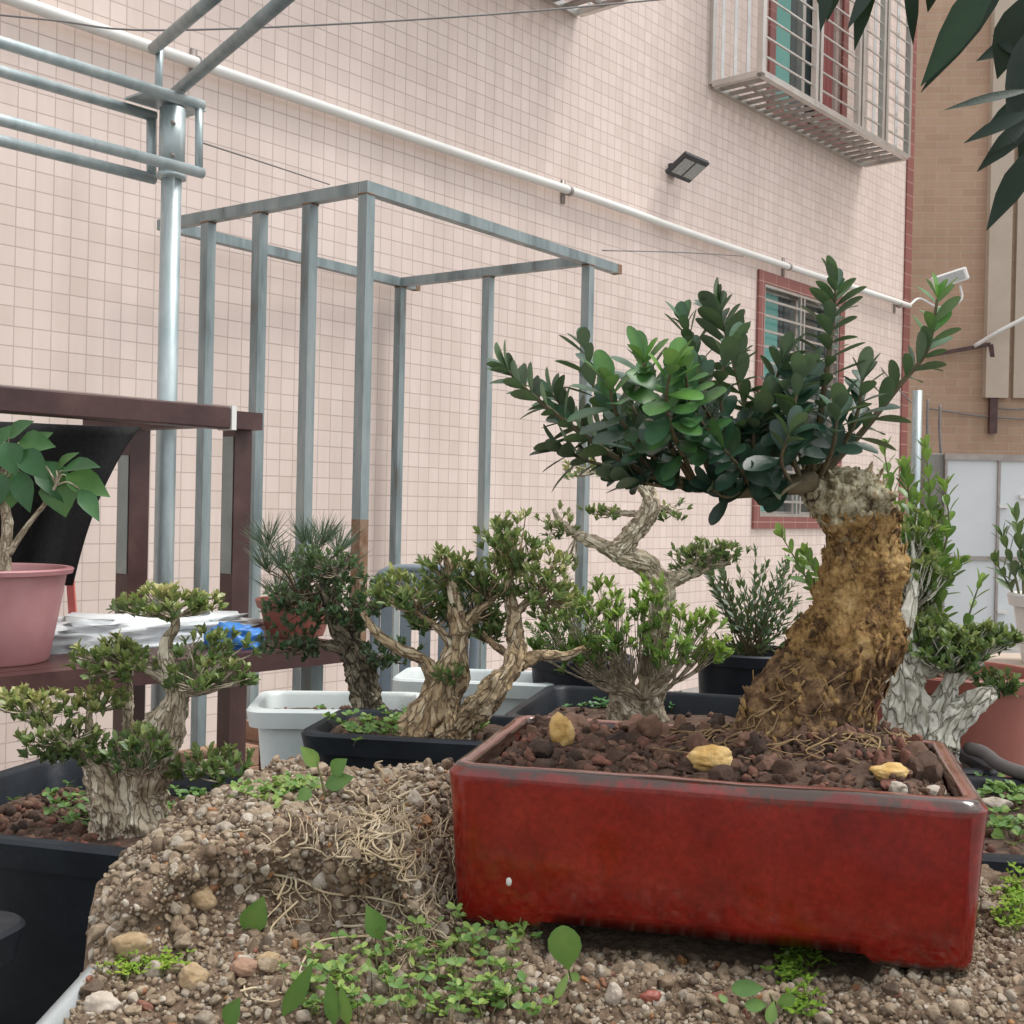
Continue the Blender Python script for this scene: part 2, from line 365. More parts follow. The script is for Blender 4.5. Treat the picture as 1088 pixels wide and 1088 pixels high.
MT['leafmango'] = LEAF('long_dark_leaf', [(0, (.004, .012, .008)), (.6, (.008, .026, .014)), (1, (.02, .06, .025))], .4, .06, .3)
MT['needle'] = LEAF('pine_needles', [(0, (.025, .06, .042)), (1, (.075, .125, .085))], .5, .15)
MT['weed'] = LEAF('weed_leaf', [(0, (.045, .12, .035)), (.5, (.13, .26, .06)), (1, (.32, .43, .10))], .5, .3)
MT['moss'] = LEAF('moss', [(0, (.06, .13, .015)), (.6, (.16, .30, .02)), (1, (.32, .42, .05))], .8, .3)
# red glaze: thin and brown where it breaks over edges, mottled, a few chips
def glaze():
    m, nt, b = newmat('oxblood_glaze')
    c = coords(nt); a = nt.nodes.new('ShaderNodeAttribute'); a.attribute_name = 'tint'
    base = ramp(nt, [(.28, (.085, .006, .004)), (.46, (.19, .009, .005)), (.70, (.27, .019, .009))], tex(nt, 14, 6, .6, c))
    fine = ramp(nt, [(.35, (.75, .7, .7)), (.65, (1.1, 1.05, 1.0))], tex(nt, 190, 4, .7, c))
    base = mixc(nt, 1.0, base, fine, 'MULTIPLY')
    e = math_(nt, 'ADD', a.outputs['Fac'], math_(nt, 'MULTIPLY', math_(nt, 'SUBTRACT', tex(nt, 28, 6, .7, c), .5), 1.1))
    edge = ramp(nt, [(.56, (0, 0, 0)), (.74, (1, 1, 1))], e)
    col = mixc(nt, edge, base, (.05, .026, .018))
    pale = ramp(nt, [(.93, (0, 0, 0)), (1.0, (1, 1, 1))], a.outputs['Fac'])
    col = mixc(nt, pale, col, (.235, .085, .07))
    sp = tex(nt, 46, 1, .5, c, kind='V')
    spm = ramp(nt, [(.03, (1, 1, 1)), (.045, (0, 0, 0))], sp)
    gate = ramp(nt, [(.60, (0, 0, 0)), (.62, (1, 1, 1))], tex(nt, 9, 2, .5, c))
    col = mixc(nt, math_(nt, 'MULTIPLY', spm, gate), col, (.36, .17, .13))
    nt.links.new(col, b.inputs['Base Color'])
    r = nt.nodes.new('ShaderNodeMapRange'); nt.links.new(tex(nt, 20, 5, .6, c), r.inputs[0]); r.inputs[3].default_value = .05; r.inputs[4].default_value = .20
    nt.links.new(r.outputs[0], b.inputs['Roughness'])
    b.inputs['Specular IOR Level'].default_value = .55; b.inputs['Coat Weight'].default_value = .3; b.inputs['Coat IOR'].default_value = 1.6; b.inputs['Coat Roughness'].default_value = .05
    nt.links.new(bumpn(nt, tex(nt, 35, 4, .55, c), .0012, .5), b.inputs['Normal'])
    return m
MT['glaze'] = glaze()
# soil-caked stump: ochre wood, dark earth low down, darker brown in the undercut, pale lichen bark towards the cut top
def stumpmat():
    m, nt, b = newmat('earth_caked_stump')
    c = coords(nt, (1, 1, .8)); a = nt.nodes.new('ShaderNodeAttribute'); a.attribute_name = 'tint'
    n1 = tex(nt, 36, 12, .78, c, .2); n2 = tex(nt, 95, 6, .7, c, .5)
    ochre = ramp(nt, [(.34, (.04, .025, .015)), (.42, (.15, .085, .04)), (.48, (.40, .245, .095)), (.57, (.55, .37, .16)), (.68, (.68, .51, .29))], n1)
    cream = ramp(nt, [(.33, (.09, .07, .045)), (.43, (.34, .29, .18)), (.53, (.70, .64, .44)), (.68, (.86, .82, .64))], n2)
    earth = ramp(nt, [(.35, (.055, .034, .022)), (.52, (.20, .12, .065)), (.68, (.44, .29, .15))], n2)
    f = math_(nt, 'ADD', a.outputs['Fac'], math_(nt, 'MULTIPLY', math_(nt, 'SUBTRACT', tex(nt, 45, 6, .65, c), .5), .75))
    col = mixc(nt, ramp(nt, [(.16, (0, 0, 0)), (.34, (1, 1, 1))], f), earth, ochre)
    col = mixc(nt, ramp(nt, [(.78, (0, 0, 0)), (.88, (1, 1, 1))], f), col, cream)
    gr = ramp(nt, [(.34, (.62, .58, .54)), (.50, (1, 1, 1)), (.7, (1.22, 1.18, 1.1))], tex(nt, 330, 6, .7, c))
    col = mixc(nt, 1.0, col, gr, 'MULTIPLY')
    nt.links.new(col, b.inputs['Base Color']); b.inputs['Roughness'].default_value = .9
    b.inputs['Specular IOR Level'].default_value = .2
    nt.links.new(bumpn(nt, tex(nt, 240, 5, .7, c), .0022, .9, bumpn(nt, n1, .006, .9)), b.inputs['Normal'])
    return m
MT['stump'] = stumpmat()

def patches(name, scale, lo):
    nt = MT[name].node_tree; b = nt.nodes['Principled BSDF']; src = b.inputs['Base Color'].links[0].from_socket
    d = ramp(nt, [(.38, lo), (.6, (1.08, 1.06, 1.03))], tex(nt, scale, 5, .6, coords(nt)))
    nt.links.new(mixc(nt, 1.0, src, d, 'MULTIPLY'), b.inputs['Base Color'])
patches('gravel', 16, (.84, .80, .75)); patches('gravbed', 16, (.7, .66, .6)); patches('soil', 22, (.6, .58, .56)); patches('clod', 22, (.65, .62, .6))

# ------------------------------------------------------------------ setting: ground
mb = MB(); q = 120
for x, y in ((-q, -q), (q, -q), (q, q), (-q, q)): mb.vert((x, y, 0))
mb.face((0, 1, 2, 3)); obj('ground', mb, MT['ground'], kind='structure', smooth=False)

# ------------------------------------------------------------------ pink tiled building
PHI = math.atan((1640-544)/FPX)
WD = V3(math.sin(PHI), math.cos(PHI), 0); WN = V3(math.cos(PHI), -math.sin(PHI), 0); W0 = V3(-1.91, 4.7, CH)
def W(s, h, off=0.0): return W0+WD*s+WN*off+UP*h
S1, H0, H1, SL = 8.53, -CH, 7.4, -5.0
bld = thing('tiled_building', W(3, -CH, -3), 'pink square-tiled building with red corner trim, barred windows and a long white wall', 'building')
bld['label'] = 'pink square-tiled building with red corner trim and barred windows behind the bonsai'
OPEN = [(5.80, 7.08, -.05, 1.70), (5.88, 7.02, 3.05, 4.9), (1.87, 3.01, 3.05, 4.9)]
mb = MB()
ss = sorted({SL, S1}|{o[0] for o in OPEN}|{o[1] for o in OPEN}); hh = sorted({H0, H1}|{o[2] for o in OPEN}|{o[3] for o in OPEN})
def quadst(mb, pts, sts, m=0):
    mb.face([mb.vert(p, .5, tuple(map(float, s))) for p, s in zip(pts, sts)], m)
for i in range(len(ss)-1):
    for j in range(len(hh)-1):
        a, b_, c, d = ss[i], ss[i+1], hh[j], hh[j+1]
        if any(o[0] <= a and b_ <= o[1] and o[2] <= c and d <= o[3] for o in OPEN): continue
        q = [(a, c), (b_, c), (b_, d), (a, d)]
        quadst(mb, [W(*t) for t in q], [(t[0]+20, t[1]+20.012, 1) for t in q])
for (a, b_, c, d) in OPEN:   # reveals
    for q in (((a, c), (b_, c)), ((b_, c), (b_, d)), ((b_, d), (a, d)), ((a, d), (a, c))):
        pts = [W(*q[0]), W(*q[1]), W(*q[1], -.12), W(*q[0], -.12)]
        quadst(mb, pts, [(20, 20, 1), (21, 20, 1), (21, 20.1, 1), (20, 20.1, 1)])
for off in (-6.0,):          # back and gable walls, roof: the solid behind the facade
    for q in (((S1, 0), (S1, off)), ((S1, off), (SL, off)), ((SL, off), (SL, 0))):
        pts = [W(q[0][0], H0, q[0][1]), W(q[1][0], H0, q[1][1]), W(q[1][0], H1, q[1][1]), W(q[0][0], H1, q[0][1])]
        L = abs(q[0][0]-q[1][0])+abs(q[0][1]-q[1][1])
        quadst(mb, pts, [(20, 18, 1), (20+L, 18, 1), (20+L, 26, 1), (20, 26, 1)])
    quadst(mb, [W(SL, H1, 0), W(S1, H1, 0), W(S1, H1, off), W(SL, H1, off)], [(0, 0, 1), (1, 0, 1), (1, 1, 1), (0, 1, 1)])
obj('wall', mb, MT['tile'], bld, smooth=False)
def stbox(mb, s0, s1, h0, h1, o0, o1):
    """box on the facade, tiled"""
    for (q, st) in ((((s0, h0, o1), (s1, h0, o1), (s1, h1, o1), (s0, h1, o1)), (0, 1)), (((s0, h0, o0), (s0, h0, o1), (s0, h1, o1), (s0, h1, o0)), (2, 1)),
                    (((s1, h0, o1), (s1, h0, o0), (s1, h1, o0), (s1, h1, o1)), (2, 1)), (((s0, h1, o1), (s1, h1, o1), (s1, h1, o0), (s0, h1, o0)), (0, 2)),
                    (((s0, h0, o0), (s1, h0, o0), (s1, h0, o1), (s0, h0, o1)), (0, 2))):
        quadst(mb, [W(*p) for p in q], [(p[st[0]]+20.03, p[st[1]]+20.01, 1) for p in q])
mb = MB(); stbox(mb, S1-.13, S1+.012, H0, H1, -.14, .014); obj('corner_trim', mb, MT['redtile'], bld, smooth=False)
def fbar(mb, a, b, wd, off, m=0, dp=None):
    """bar on the facade between (s,h) points"""
    mb.bar(W(*a, off), W(*b, off), wd, dp or wd, side=(WD if abs(a[0]-b[0]) < 1e-6 else UP), m=m)
def window(k, o, bars):
    a, b_, c, d = o
    wi = obj('window', (lambda m: (fbar(m, (a+.02, c), (a+.02, d), .04, -.07), fbar(m, (b_-.02, c), (b_-.02, d), .04, -.07),
             fbar(m, (a+.04, c+.02), (b_-.04, c+.02), .04, -.07), fbar(m, (a+.04, d-.02), (b_-.04, d-.02), .04, -.07),
             fbar(m, ((a+b_)/2, c+.04), ((a+b_)/2, d-.04), .05, -.07), m)[-1])(MB()), MT['stainless'], bld, smooth=False)
    m = MB(); x = a+.42 if k else a+.40
    m.box(W((a+x)/2, (c+d)/2, -.09), WD*(x-a)/2, UP*(d-c)/2, WN*.004, 0)
    m.box(W((b_+x)/2+.001, (c+d)/2, -.097), WD*(b_-x)/2, UP*(d-c)/2, WN*.004, 1)
    obj('pane', m, [MT['glass_teal'], MT['glass_dark']], wi, smooth=False)
    m = MB(); t = .09
    stbox(m, a-t, a, c-t, d+t, -.02, .02); stbox(m, b_, b_+t, c-t, d+t, -.02, .02)
    stbox(m, a, b_, d, d+t, -.02, .02); stbox(m, a, b_, c-t, c, -.02, .02)
    obj('window_surround', m, MT['redtile'], wi, smooth=False)
    if bars:
        m = MB()
        for i in range(1, 15): fbar(m, (a+.03, c+(d-c)*i/15), (b_-.03, c+(d-c)*i/15), .018, .0)
        for x in (a+.012, a+.60, a+.66, b_-.012): fbar(m, (x, c), (x, d), .022, .0)
        for y in (c+.012, d-.012): fbar(m, (a, y), (b_, y), .022, .002)
        obj('window_bars', m, MT['stainless'], wi, smooth=False)
    else:
        m = MB(); x0 = b_-.02
        pts = []
        for i in range(25):
            u = i/24; pts.append((b_-.36+.33*u, .018*math.sin(u*30)))
        r0 = [W(p[0], c+.05, -.05+p[1]*.5) for p in pts]; r1 = [W(p[0], d-.05, -.05+p[1]*.5) for p in pts]
        m.rings([r0, r1], closed=False); obj('curtain', m, MT['curtain'], wi)
for k, o in enumerate(OPEN): window(k, o, k == 0)
# projecting stainless window cages
def cage(s0, s1, h0, h1, p):
    fr = MB(); t = .045
    for s in (s0, s1):
        for o in (0.01, p): fbar(fr, (s, h0), (s, h1), t, o)
        for h in (h0, h1): fr.bar(W(s, h, .03), W(s, h, p-.02), t-.006, t-.006)
    for h in (h0, h1):
        for o in (0.01, p): fbar(fr, (s0+.02, h), (s1-.02, h), t-.002, o)
    for u in (.33, .62, .80): 
        s = s0+(s1-s0)*u
        for e in (-.035, .035): fbar(fr, (s+e, h0), (s+e, h1), .04, p+.004)
    c = obj('window_cage', fr, MT['stainless'], bld, smooth=False)
    br = MB(); n = int((h1-h0)/.135)
    for i in range(1, n): fbar(br, (s0, h0+.135*i), (s1, h0+.135*i), .012, p-.006)
    for k in (1, 2, 3): br.bar(W(s0, h0, p*k/4), W(s0, h1, p*k/4), .022)
    for k in (1, 2, 3): br.bar(W(s1, h0, p*k/4), W(s1, h1, p*k/4), .022)
    obj('cage_bars', br, MT['stainless'], c, smooth=False)
    fl = MB(); k = int((s1-s0)/.118)
    for i in range(1, k): fl.bar(W(s0+(s1-s0)*i/k, h0+.004, .02), W(s0+(s1-s0)*i/k, h0+.004, p-.02), .055, .012)
    fbar(fl, (s0+.03, h0+.012), (s1-.03, h0+.012), .03, p*.5, dp=.03)
    obj('cage_floor', fl, MT['steel_dull'], c, smooth=False)
cage(4.98, 7.45, 2.955, 5.0, .40)
cage(4.98-4.01, 7.45-4.01, 2.955, 5.0, .40)
# white conduit along the facade with clips
mb = MB(); mb.tube([W(-3.5, 1.87, .05), W(2, 1.865, .05), W(3.6, 1.872, .05), W(5.4, 1.862, .05), W(8.42, 1.89, .05)], [.0255]*5, 10, res=30)
cd = obj('conduit', mb, MT['pvc'], bld)
for s in (-2.3, .75, 3.35, 6.1, 8.2):
    m = MB(); m.tube([W(s-.012, 1.868, .05), W(s+.012, 1.868, .05)], [.030, .030], 12); m.bar(W(s, 1.80, .005), W(s, 1.94, .005), .03, .012, side=WD)
    obj('pipe_clip', m, MT['steel_dull'], cd)
# grey downpipe at the far corner
pA = P(975, 415, 11.6); mb = MB(); mb.tube([V3(pA[0], pA[1], 0.0), V3(pA[0], pA[1], pA[2])], [.045, .045], 10); obj('downpipe', mb, MT['galv'], bld)
# wall floodlight
def flood(loc, sc, label, yaw):
    t = thing('floodlight', loc, label, 'floodlight')
    ax = WD*math.cos(yaw)+WN*math.sin(yaw); out = np.cross(ax, UP); out = out if np.dot(out, WN) > 0 else -out
    m = MB(); nn = unit(out*.55-UP*.83); al = unit(np.cross(nn, ax)); c = loc+out*.17*sc
    m.box(c, ax*.19*sc, al*.13*sc, nn*.022*sc); bevel(obj('housing', m, MT['floodb'], t, False), .006)
    for k in (-1, 1):
        m = MB(); m.box(c+ax*.092*k*sc+nn*.024*sc, ax*.078*sc, al*.085*sc, nn*.004*sc); obj('lens', m, MT['lens'], t, False)
    m = MB(); m.box(loc+out*.02*sc, ax*.05*sc, UP*.05*sc, out*.02*sc); m.bar(loc+out*.03*sc, c-nn*.02*sc, .03*sc); obj('bracket', m, MT['floodb'], t, False)
flood(W(4.52, 2.26, .0), .74, 'grey twin-lens floodlight on the pink tile wall below the upper window', 0.0)
lc = P(991, 303, 11.2)
t = thing('floodlight', lc, 'white floodlight on the red corner trim of the tiled building', 'floodlight')
m = MB(); m.box(lc+V3(.13, -.05, .05), unit(V3(1, 0, .35))*.17, V3(0, .05, 0), unit(V3(-.35, 0, 1))*.06); bevel(obj('housing', m, MT['pvc'], t, False), .015)
m = MB(); m.box(lc+V3(.13, -.105, .05), unit(V3(1, 0, .35))*.13, V3(0, .004, 0), unit(V3(-.35, 0, 1))*.042); obj('lens', m, MT['lens'], t, False)
m = MB(); m.tube([lc+V3(.24, -.03, .0), lc+V3(.25, -.03, -.14), lc+V3(.06, -.03, -.21), lc+V3(-.12, -.02, -.13), W(8.42, 1.89, .05)], [.012]*5, 6); obj('cable', m, MT['pvc'], t)

# ------------------------------------------------------------------ brick building behind, gate
YB = 16.0
bb = thing('brick_building', (9, YB+3, 0), 'tan brick building with cream strips beyond the corner of the pink one', 'building')
mb = MB()
quadst(mb, [V3(1, YB+.6, 0), V3(22, YB-1.5, 0), V3(22, YB-1.5, 12), V3(1, YB+.6, 12)], [(0, 0, 1), (21, 0, 1), (21, 12, 1), (0, 12, 1)])
quadst(mb, [V3(22, YB-1.5, 0), V3(22, YB+6, 0), V3(22, YB+6, 12), V3(22, YB-1.5, 12)], [(0, 0, 1), (7, 0, 1), (7, 12, 1), (0, 12, 1)])
quadst(mb, [V3(22, YB+6, 0), V3(1, YB+6, 0), V3(1, YB+6, 12), V3(22, YB+6, 12)], [(0, 0, 1), (21, 0, 1), (21, 12, 1), (0, 12, 1)])
quadst(mb, [V3(1, YB+.6, 12), V3(22, YB-1.5, 12), V3(22, YB+6, 12), V3(1, YB+6, 12)], [(0, 0, 1), (21, 0, 1), (21, 7, 1), (0, 7, 1)])
obj('wall', mb, MT['brick'], bb, smooth=False)
def BX(px, py, o=0.0):
    p = P(px, py, YB); 
    y = YB+.6-2.1*(p[0]-1)/21-o; r = p-V3(0, 0, CH); k = y/r[1]; r = r*k; r[2] += CH; return r
mb = MB(); a = BX(1066, 0, .05); b_ = BX(1066, 423, .05)
mb.box(V3(a[0]+.02, a[1], (12+b_[2])/2), V3(.15, 0, 0), V3(0, .06, 0), V3(0, 0, (12-b_[2])/2))
mb.box(V3(a[0]+1.6, a[1]-.12, (12+b_[2])/2), V3(1.36, -.136, 0), V3(0, .06, 0), V3(0, 0, (12-b_[2])/2-.003))
obj('cream_strip', mb, MT['plaster'], bb, smooth=False)
mb = MB(); a = BX(1056, 372, .04); mb.box(a-V3(0, .02, .55), V3(.05, 0, 0), V3(0, .03, 0), V3(0, 0, .55)); obj('stained_pipe', mb, MT['brown'], bb, smooth=False)
# bracket arm with a pale cable
mb = MB(); mb.bar(BX(985, 378, .1), BX(1052, 366, .1), .05); mb.bar(BX(1052, 366, .1), BX(1056, 400, .06), .06); obj('bracket_arm', mb, MT['brown'], bb, smooth=False)
mb = MB(); mb.tube([BX(1035, 368, .12), BX(1062, 352, .25), BX(1100, 332, .3)], [.028]*3, 8); obj('cable', mb, MT['pvc'], bb)
for k, (x0, y0, x1, y1) in enumerate(((985, 434, 1100, 446), (1058, 433, 1100, 433))):
    mb = MB(); mb.tube([BX(x0, y0, .05), BX((x0+x1)/2, (y0+y1)/2+2, .05), BX(x1, y1, .05)], [.012]*3, 5); obj('cable', mb, MT['wire'], bb)
# grey sheet-steel gate
GY = 11.9
g = thing('metal_gate', (G(1060, GY, 0)[0], GY, 0), 'pale grey sheet-steel gate panel below the tan brick building', 'gate')
x0 = P(1004, 560, GY)[0]; zt = P(1040, 486, GY)[2]; zm = P(1040, 593, GY)[2]; pw = .5
mb = MB()
for i in range(4):
    for (za, zb) in ((.06, zm-.02), (zm+.02, zt-.03)):
        mb.box(V3(x0+pw*(i+.5)+.02*i, GY, (za+zb)/2), V3(pw/2, 0, 0), V3(0, .008, 0), V3(0, 0, (zb-za)/2))
obj('sheet_panel', mb, MT['gate'], g, smooth=False)
mb = MB()
for i in range(5): mb.box(V3(x0-.01+(pw+.02)*i, GY-.012, zt/2), V3(.012, 0, 0), V3(0, .02, 0), V3(0, 0, zt/2-.002))
for z in (.04, zm, zt): mb.box(V3(x0+1.03, GY-.014, z), V3(1.06, 0, 0), V3(0, .024, 0), V3(0, 0, .02 if z < zt else .03))
obj('gate_frame', mb, MT['steel_dull'], g, smooth=False)
for px, py in ((1066, 538), (1088, 528), (1064, 650)):
    mb = MB(); p = P(px, py, GY-.03); mb.box(V3(p[0], GY-.035, p[2]), V3(.045, 0, 0), V3(0, .02, 0), V3(0, 0, .015)); obj('hasp', mb, MT['pvc'], g, smooth=False)
# concrete gate pillar beside it and two rods standing on it
a = G(984, GY+.1, 0); b_ = P(990, 482, GY+.1)
mb = MB(); mb.box(V3((a[0]+b_[0])/2+.06, GY+.15, b_[2]/2), V3(.13, 0, 0), V3(0, .13, 0), V3(0, 0, b_[2]/2))
bevel(obj('gate_pillar', mb, MT['ground'], label='grey concrete gate pillar between the pink corner and the steel gate', cat='pillar', smooth=False), .01)
for k, (x, y0) in enumerate(((988, 424), (1001, 430))):
    a = P(x, y0, GY+.15); mb = MB(); mb.tube([V3(a[0], a[1], b_[2]), V3(a[0]-.02, a[1], (a[2]+b_[2])/2), V3(a[0]-.02, a[1], a[2])], [.014]*3, 6)
    obj('steel_rod', mb, MT['wire'], label=['taller thin dark rod standing on the gate pillar, nearer the pink wall', 'shorter thin dark rod standing on the gate pillar, nearer the gate'][k], cat='rod', group='rods on the gate pillar')
# thin wires strung across the yard
for k, (pts, r, lab) in enumerate((
        ([P(-40, 12, 3.9), P(60, 22, 3.9), P(150, 32, 3.9), P(330, 27, 4.1), P(540, 14, 4.3), P(760, -6, 4.5)], .0035, 'grey wire strung across the top of the yard past the rail brackets'),
        ([P(210, 150, 3.42), P(290, 176, 4.4), P(350, 196, 5.0)], .003, 'thin wire running from the pole bracket down to the steel frame'),
        ([P(640, 266, 6.9), P(720, 268, 8.0), P(790, 272, 8.6)], .004, 'short thin wire on the tile wall right of the steel frame'),
        ([P(918, 368, 10.6), P(950, 408, 10.9), P(968, 428, 11.1)], .006, 'thin dark wire slanting down to the red corner trim'))):
    mb = MB(); mb.tube(pts, [r]*len(pts), 5); obj('wire', mb, MT['wire'], label=lab, cat='wire', group='wires across the yard')

# ------------------------------------------------------------------ welded steel frame in front of the wall
FD = V3(.588, .809, 0); FP = V3(-.809, .588, 0)
A = G(390, 4.3, 1.107); T = .042
fr = thing('steel_scaffold', (A[0], A[1], 0), 'open box frame of grey square steel tube standing against the pink wall', 'scaffold')
C_ = A+FP*1.12
def beam(a, b, **k):
    m = MB(); m.bar(a, b, T, T); obj('beam', m, MT['tubesteel'], fr, smooth=False)
beam(A-FD*.02, A+FD*1.68); beam(C_-FD*.02, C_+FD*1.55)
beam(A+FP*(T/2+.001), C_-FP*(T/2+.001)); B_ = A+FD*1.457; beam(B_+FP*(T/2+.001), B_+FP*(1.12-T/2-.001))
for c in (A+FD*1.681, C_+FD*1.551):
    m = MB(); m.bar(c, c+FD*.035, T+.001, T+.001); obj('rusty_beam_end', m, MT['rust'], fr, smooth=False)
def post(p, rust=None):
    m = MB(); p = np.array(p); top = p-UP*(T/2+.001)
    if rust is None: m.bar(V3(p[0], p[1], 0), top, T, T, side=FD)
    else:
        m.bar(V3(p[0], p[1], rust), top, T, T, side=FD)
        m.bar(V3(p[0], p[1], 0), V3(p[0], p[1], rust), T+.001, T+.001, side=FD, m=1)
    po = obj('post', m, [MT['tubesteel'], MT['rust']], fr, smooth=False)
    m = MB()
    for sx, sy in ((1, 0), (-1, 0), (0, 1), (0, -1)):
        c = top+FD*sx*T/2+FP*sy*T/2-UP*.001; t_ = FP if sx else FD
        m.tube([c+t_*T*(i/5-.5)*.95+UP*.0015*math.sin(i*2.4) for i in range(6)], [.003, .0042, .003, .0045, .0032, .004], 6)
    obj('weld', m, MT['rust'], po)
def along(a, d, px):
    u = (px-544)/FPX; h = a[2]-CH
    return (u*a[1]-math.sin(ROLL)*h-a[0])/(d[0]-u*d[1])
post(A, rust=P(390, 552, 4.3)[2])
for px in (330, 277, 222): post(A+FP*along(A, FP, px))
D_ = C_+FD*1.457; post(D_-FP*.0); post(B_)
post(B_+FP*along(B_, FP, 519))
# ------------------------------------------------------------------ galvanised pole with rail bracket
PY = 3.42
pc = P(180, 300, PY); pole = thing('galvanised_pole', (pc[0]-.005, PY, 0), 'round galvanised pole with a clamped rail bracket behind the brown rack', 'pole')
topz = P(183, 112, PY)[2]; capz = P(183, 186, PY)[2]
m = MB(); m.tube([V3(pc[0], PY, 0), V3(pc[0], PY, topz)], [.028, .028], 20); obj('shaft', m, MT['galv'], pole)
m = MB(); m.tube([V3(pc[0], PY, capz), V3(pc[0], PY, topz-.01)], [.036, .036], 20); m.tube([V3(pc[0], PY, capz-.012), V3(pc[0], PY, capz+.004)], [.04, .04], 20)
sl_ = obj('sleeve', m, MT['galv'], pole)
for z in (topz-.06, topz-.15):
    m = MB(); m.tube([V3(pc[0]+.012, PY-.044, z), V3(pc[0]+.012, PY-.02, z)], [.006, .006], 6); obj('bolt', m, MT['steel_dull'], sl_)
def rail(px0, py0, px1, py1, off):
    b = P(px1, py1, PY)+WN*off; a = b-WD*1.35
    # keep it level, parallel to the facade
    a[2] = b[2]; m = MB(); m.tube([a, b], [.0155, .0155], 12); obj('rail', m, MT['galv'], pole)
    return b
b1 = rail(0, 43, 204, 116, .05); b3 = rail(0, 125, 204, 187, .05)
b2 = rail(0, 72, 176, 120, -.055); b4 = rail(0, 150, 176, 187, -.055)
for (a, b, r) in ((b1-WD*.012, b3-WD*.012, .011), (b2-WD*.01, b4-WD*.01, .014)):
    m = MB(); m.tube([a, b], [r, r], 10); obj('end_strut', m, MT['galv'], pole)
m = MB(); m.box(V3(pc[0]-.02, PY, topz+.002), WD*.10, WN*.05, UP*.003); obj('top_plate', m, MT['galv'], pole, smooth=False)
m = MB(); m.tube([P(168, 100, PY+.03), P(170, 48, PY+.03)], [.011, .011], 10); obj('riser', m, MT['galv'], pole)
for (a, b) in ((P(163, 52, PY+.03), P(262, -32, 2.75)), (P(186, 99, PY-.02), P(352, -44, 2.5))):
    m = MB(); m.tube([a, b], [.0165, .0165], 12); obj('roof_pipe', m, MT['tubesteel'], pole)

# ------------------------------------------------------------------ brown steel rack
RF = V3(-1.012, 2.4, 0); RB = RF-WN*.55; ZS = CH-.36; ZT = CH+.205; RT = .06
rk = thing('steel_rack', (-.9, 2.9, 0), 'brown painted steel rack with a shelf of potted plants, at the left', 'rack')
def rp(t, back, z): p = (RB if back else RF)+WD*t; return V3(p[0], p[1], z)
m = MB(); m.bar(rp(-1.0, 0, ZS-.024), rp(.92, 0, ZS-.024), .05, .048); obj('shelf_beam', m, MT['brown'], rk, smooth=False)
m = MB(); m.bar(rp(-1.0, 1, ZS-.024), rp(1.1, 1, ZS-.024), .05, .048); m.bar(rp(.90, 0, ZS-.0245)-WN*.03, rp(.90, 1, ZS-.0245)+WN*.03, .05, .047); obj('shelf_beam', m, MT['brown'], rk, smooth=False)
m = MB(); m.bar(rp(-1.0, 0, ZT-.02), rp(.53, 0, ZT-.02), .05, .052); tb = bevel(obj('top_beam', m, MT['brown'], rk, smooth=False), .004)
m = MB(); m.bar(rp(.53, 0, ZT-.02)+WD*.002, rp(.545, 0, ZT-.02), .053, .055, m=0); obj('tape_band', m, MT['pvc'], rk, smooth=False)
e2 = rp(1.022, 1, ZT+.045)
m = MB(); m.bar(rp(-1.0, 1, ZT+.02), rp(1.05, 1, ZT+.02), .05, .05); obj('top_beam', m, MT['brown'], rk, smooth=False)
for t in (.68, 1.022):
    m = MB(); a = rp(t, 1, 0)-WN*.056; b = rp(t, 1, ZT+.045)-WN*.056
    a = a+WN*0; m.bar(a, b, RT, RT, side=WD)
    po = obj('post', m, MT['brown'], rk, smooth=False)
    m = MB(); c = (a+b)/2; m.box(V3(c[0], c[1], CH-.02 if t > 1 else CH-.05)-WD*(RT/2+.002), WD*.001, WN*.024, UP*.20 if t > 1 else UP*.16); obj('grey_reflection', m, MT['bare'], po, smooth=False)  # thin grey plate: reflection on the post's left face, put in as colour
for t in (-.95,):
    for bk in (0, 1):
        m = MB(); m.bar(rp(t, bk, 0)-WN*.056*(1 if bk else -1), rp(t, bk, ZT+.02)-WN*.056*(1 if bk else -1), RT, RT, side=WD); obj('post', m, MT['brown'], rk, smooth=False)
m = MB(); m.bar(rp(.86, 0, 0)-WN*.06, rp(.86, 0, ZS-.05)-WN*.06, .04, .04, side=WD); obj('post', m, MT['tubesteel'], rk, smooth=False)
# front support of the top beam
m = MB(); m.bar(rp(.50, 0, ZT-.02)-WN*.027, rp(.50, 1, ZT-.02)+WN*.027, .045, .045); obj('cross_beam', m, MT['brown'], rk, smooth=False)
m = MB(); c = rp(-.02, 0, ZS-.004)-WN*.275
m.box(V3(c[0], c[1], ZS-.006), WD*.90, WN*.245, UP*.006); obj('shelf_board', m, MT['brown'], rk, smooth=False)
# shade cloth hanging from the rack
m = MB(); top = []; 
for r in range(19):
    v = r/18; row = []
    for c in range(25):
        u = c/24
        xr = 150-72*(v**.8)-6*math.sin(v*3.1)
        px = -60+(xr+60)*u; py = 446+v*176+8*u*(1-v)
        d = 2.83+.035*math.sin(u*9+v*3)+.02*math.sin(u*23)*v
        row.append(P(px, py, d))
    top.append(row)
m.rings(top, closed=False); o = obj('shade_cloth', m, MT['net'], label='black shade cloth hanging from the brown rack behind the broad-leaved plant', cat='cloth')
sm = o.modifiers.new('solid', 'SOLIDIFY'); sm.thickness = .003

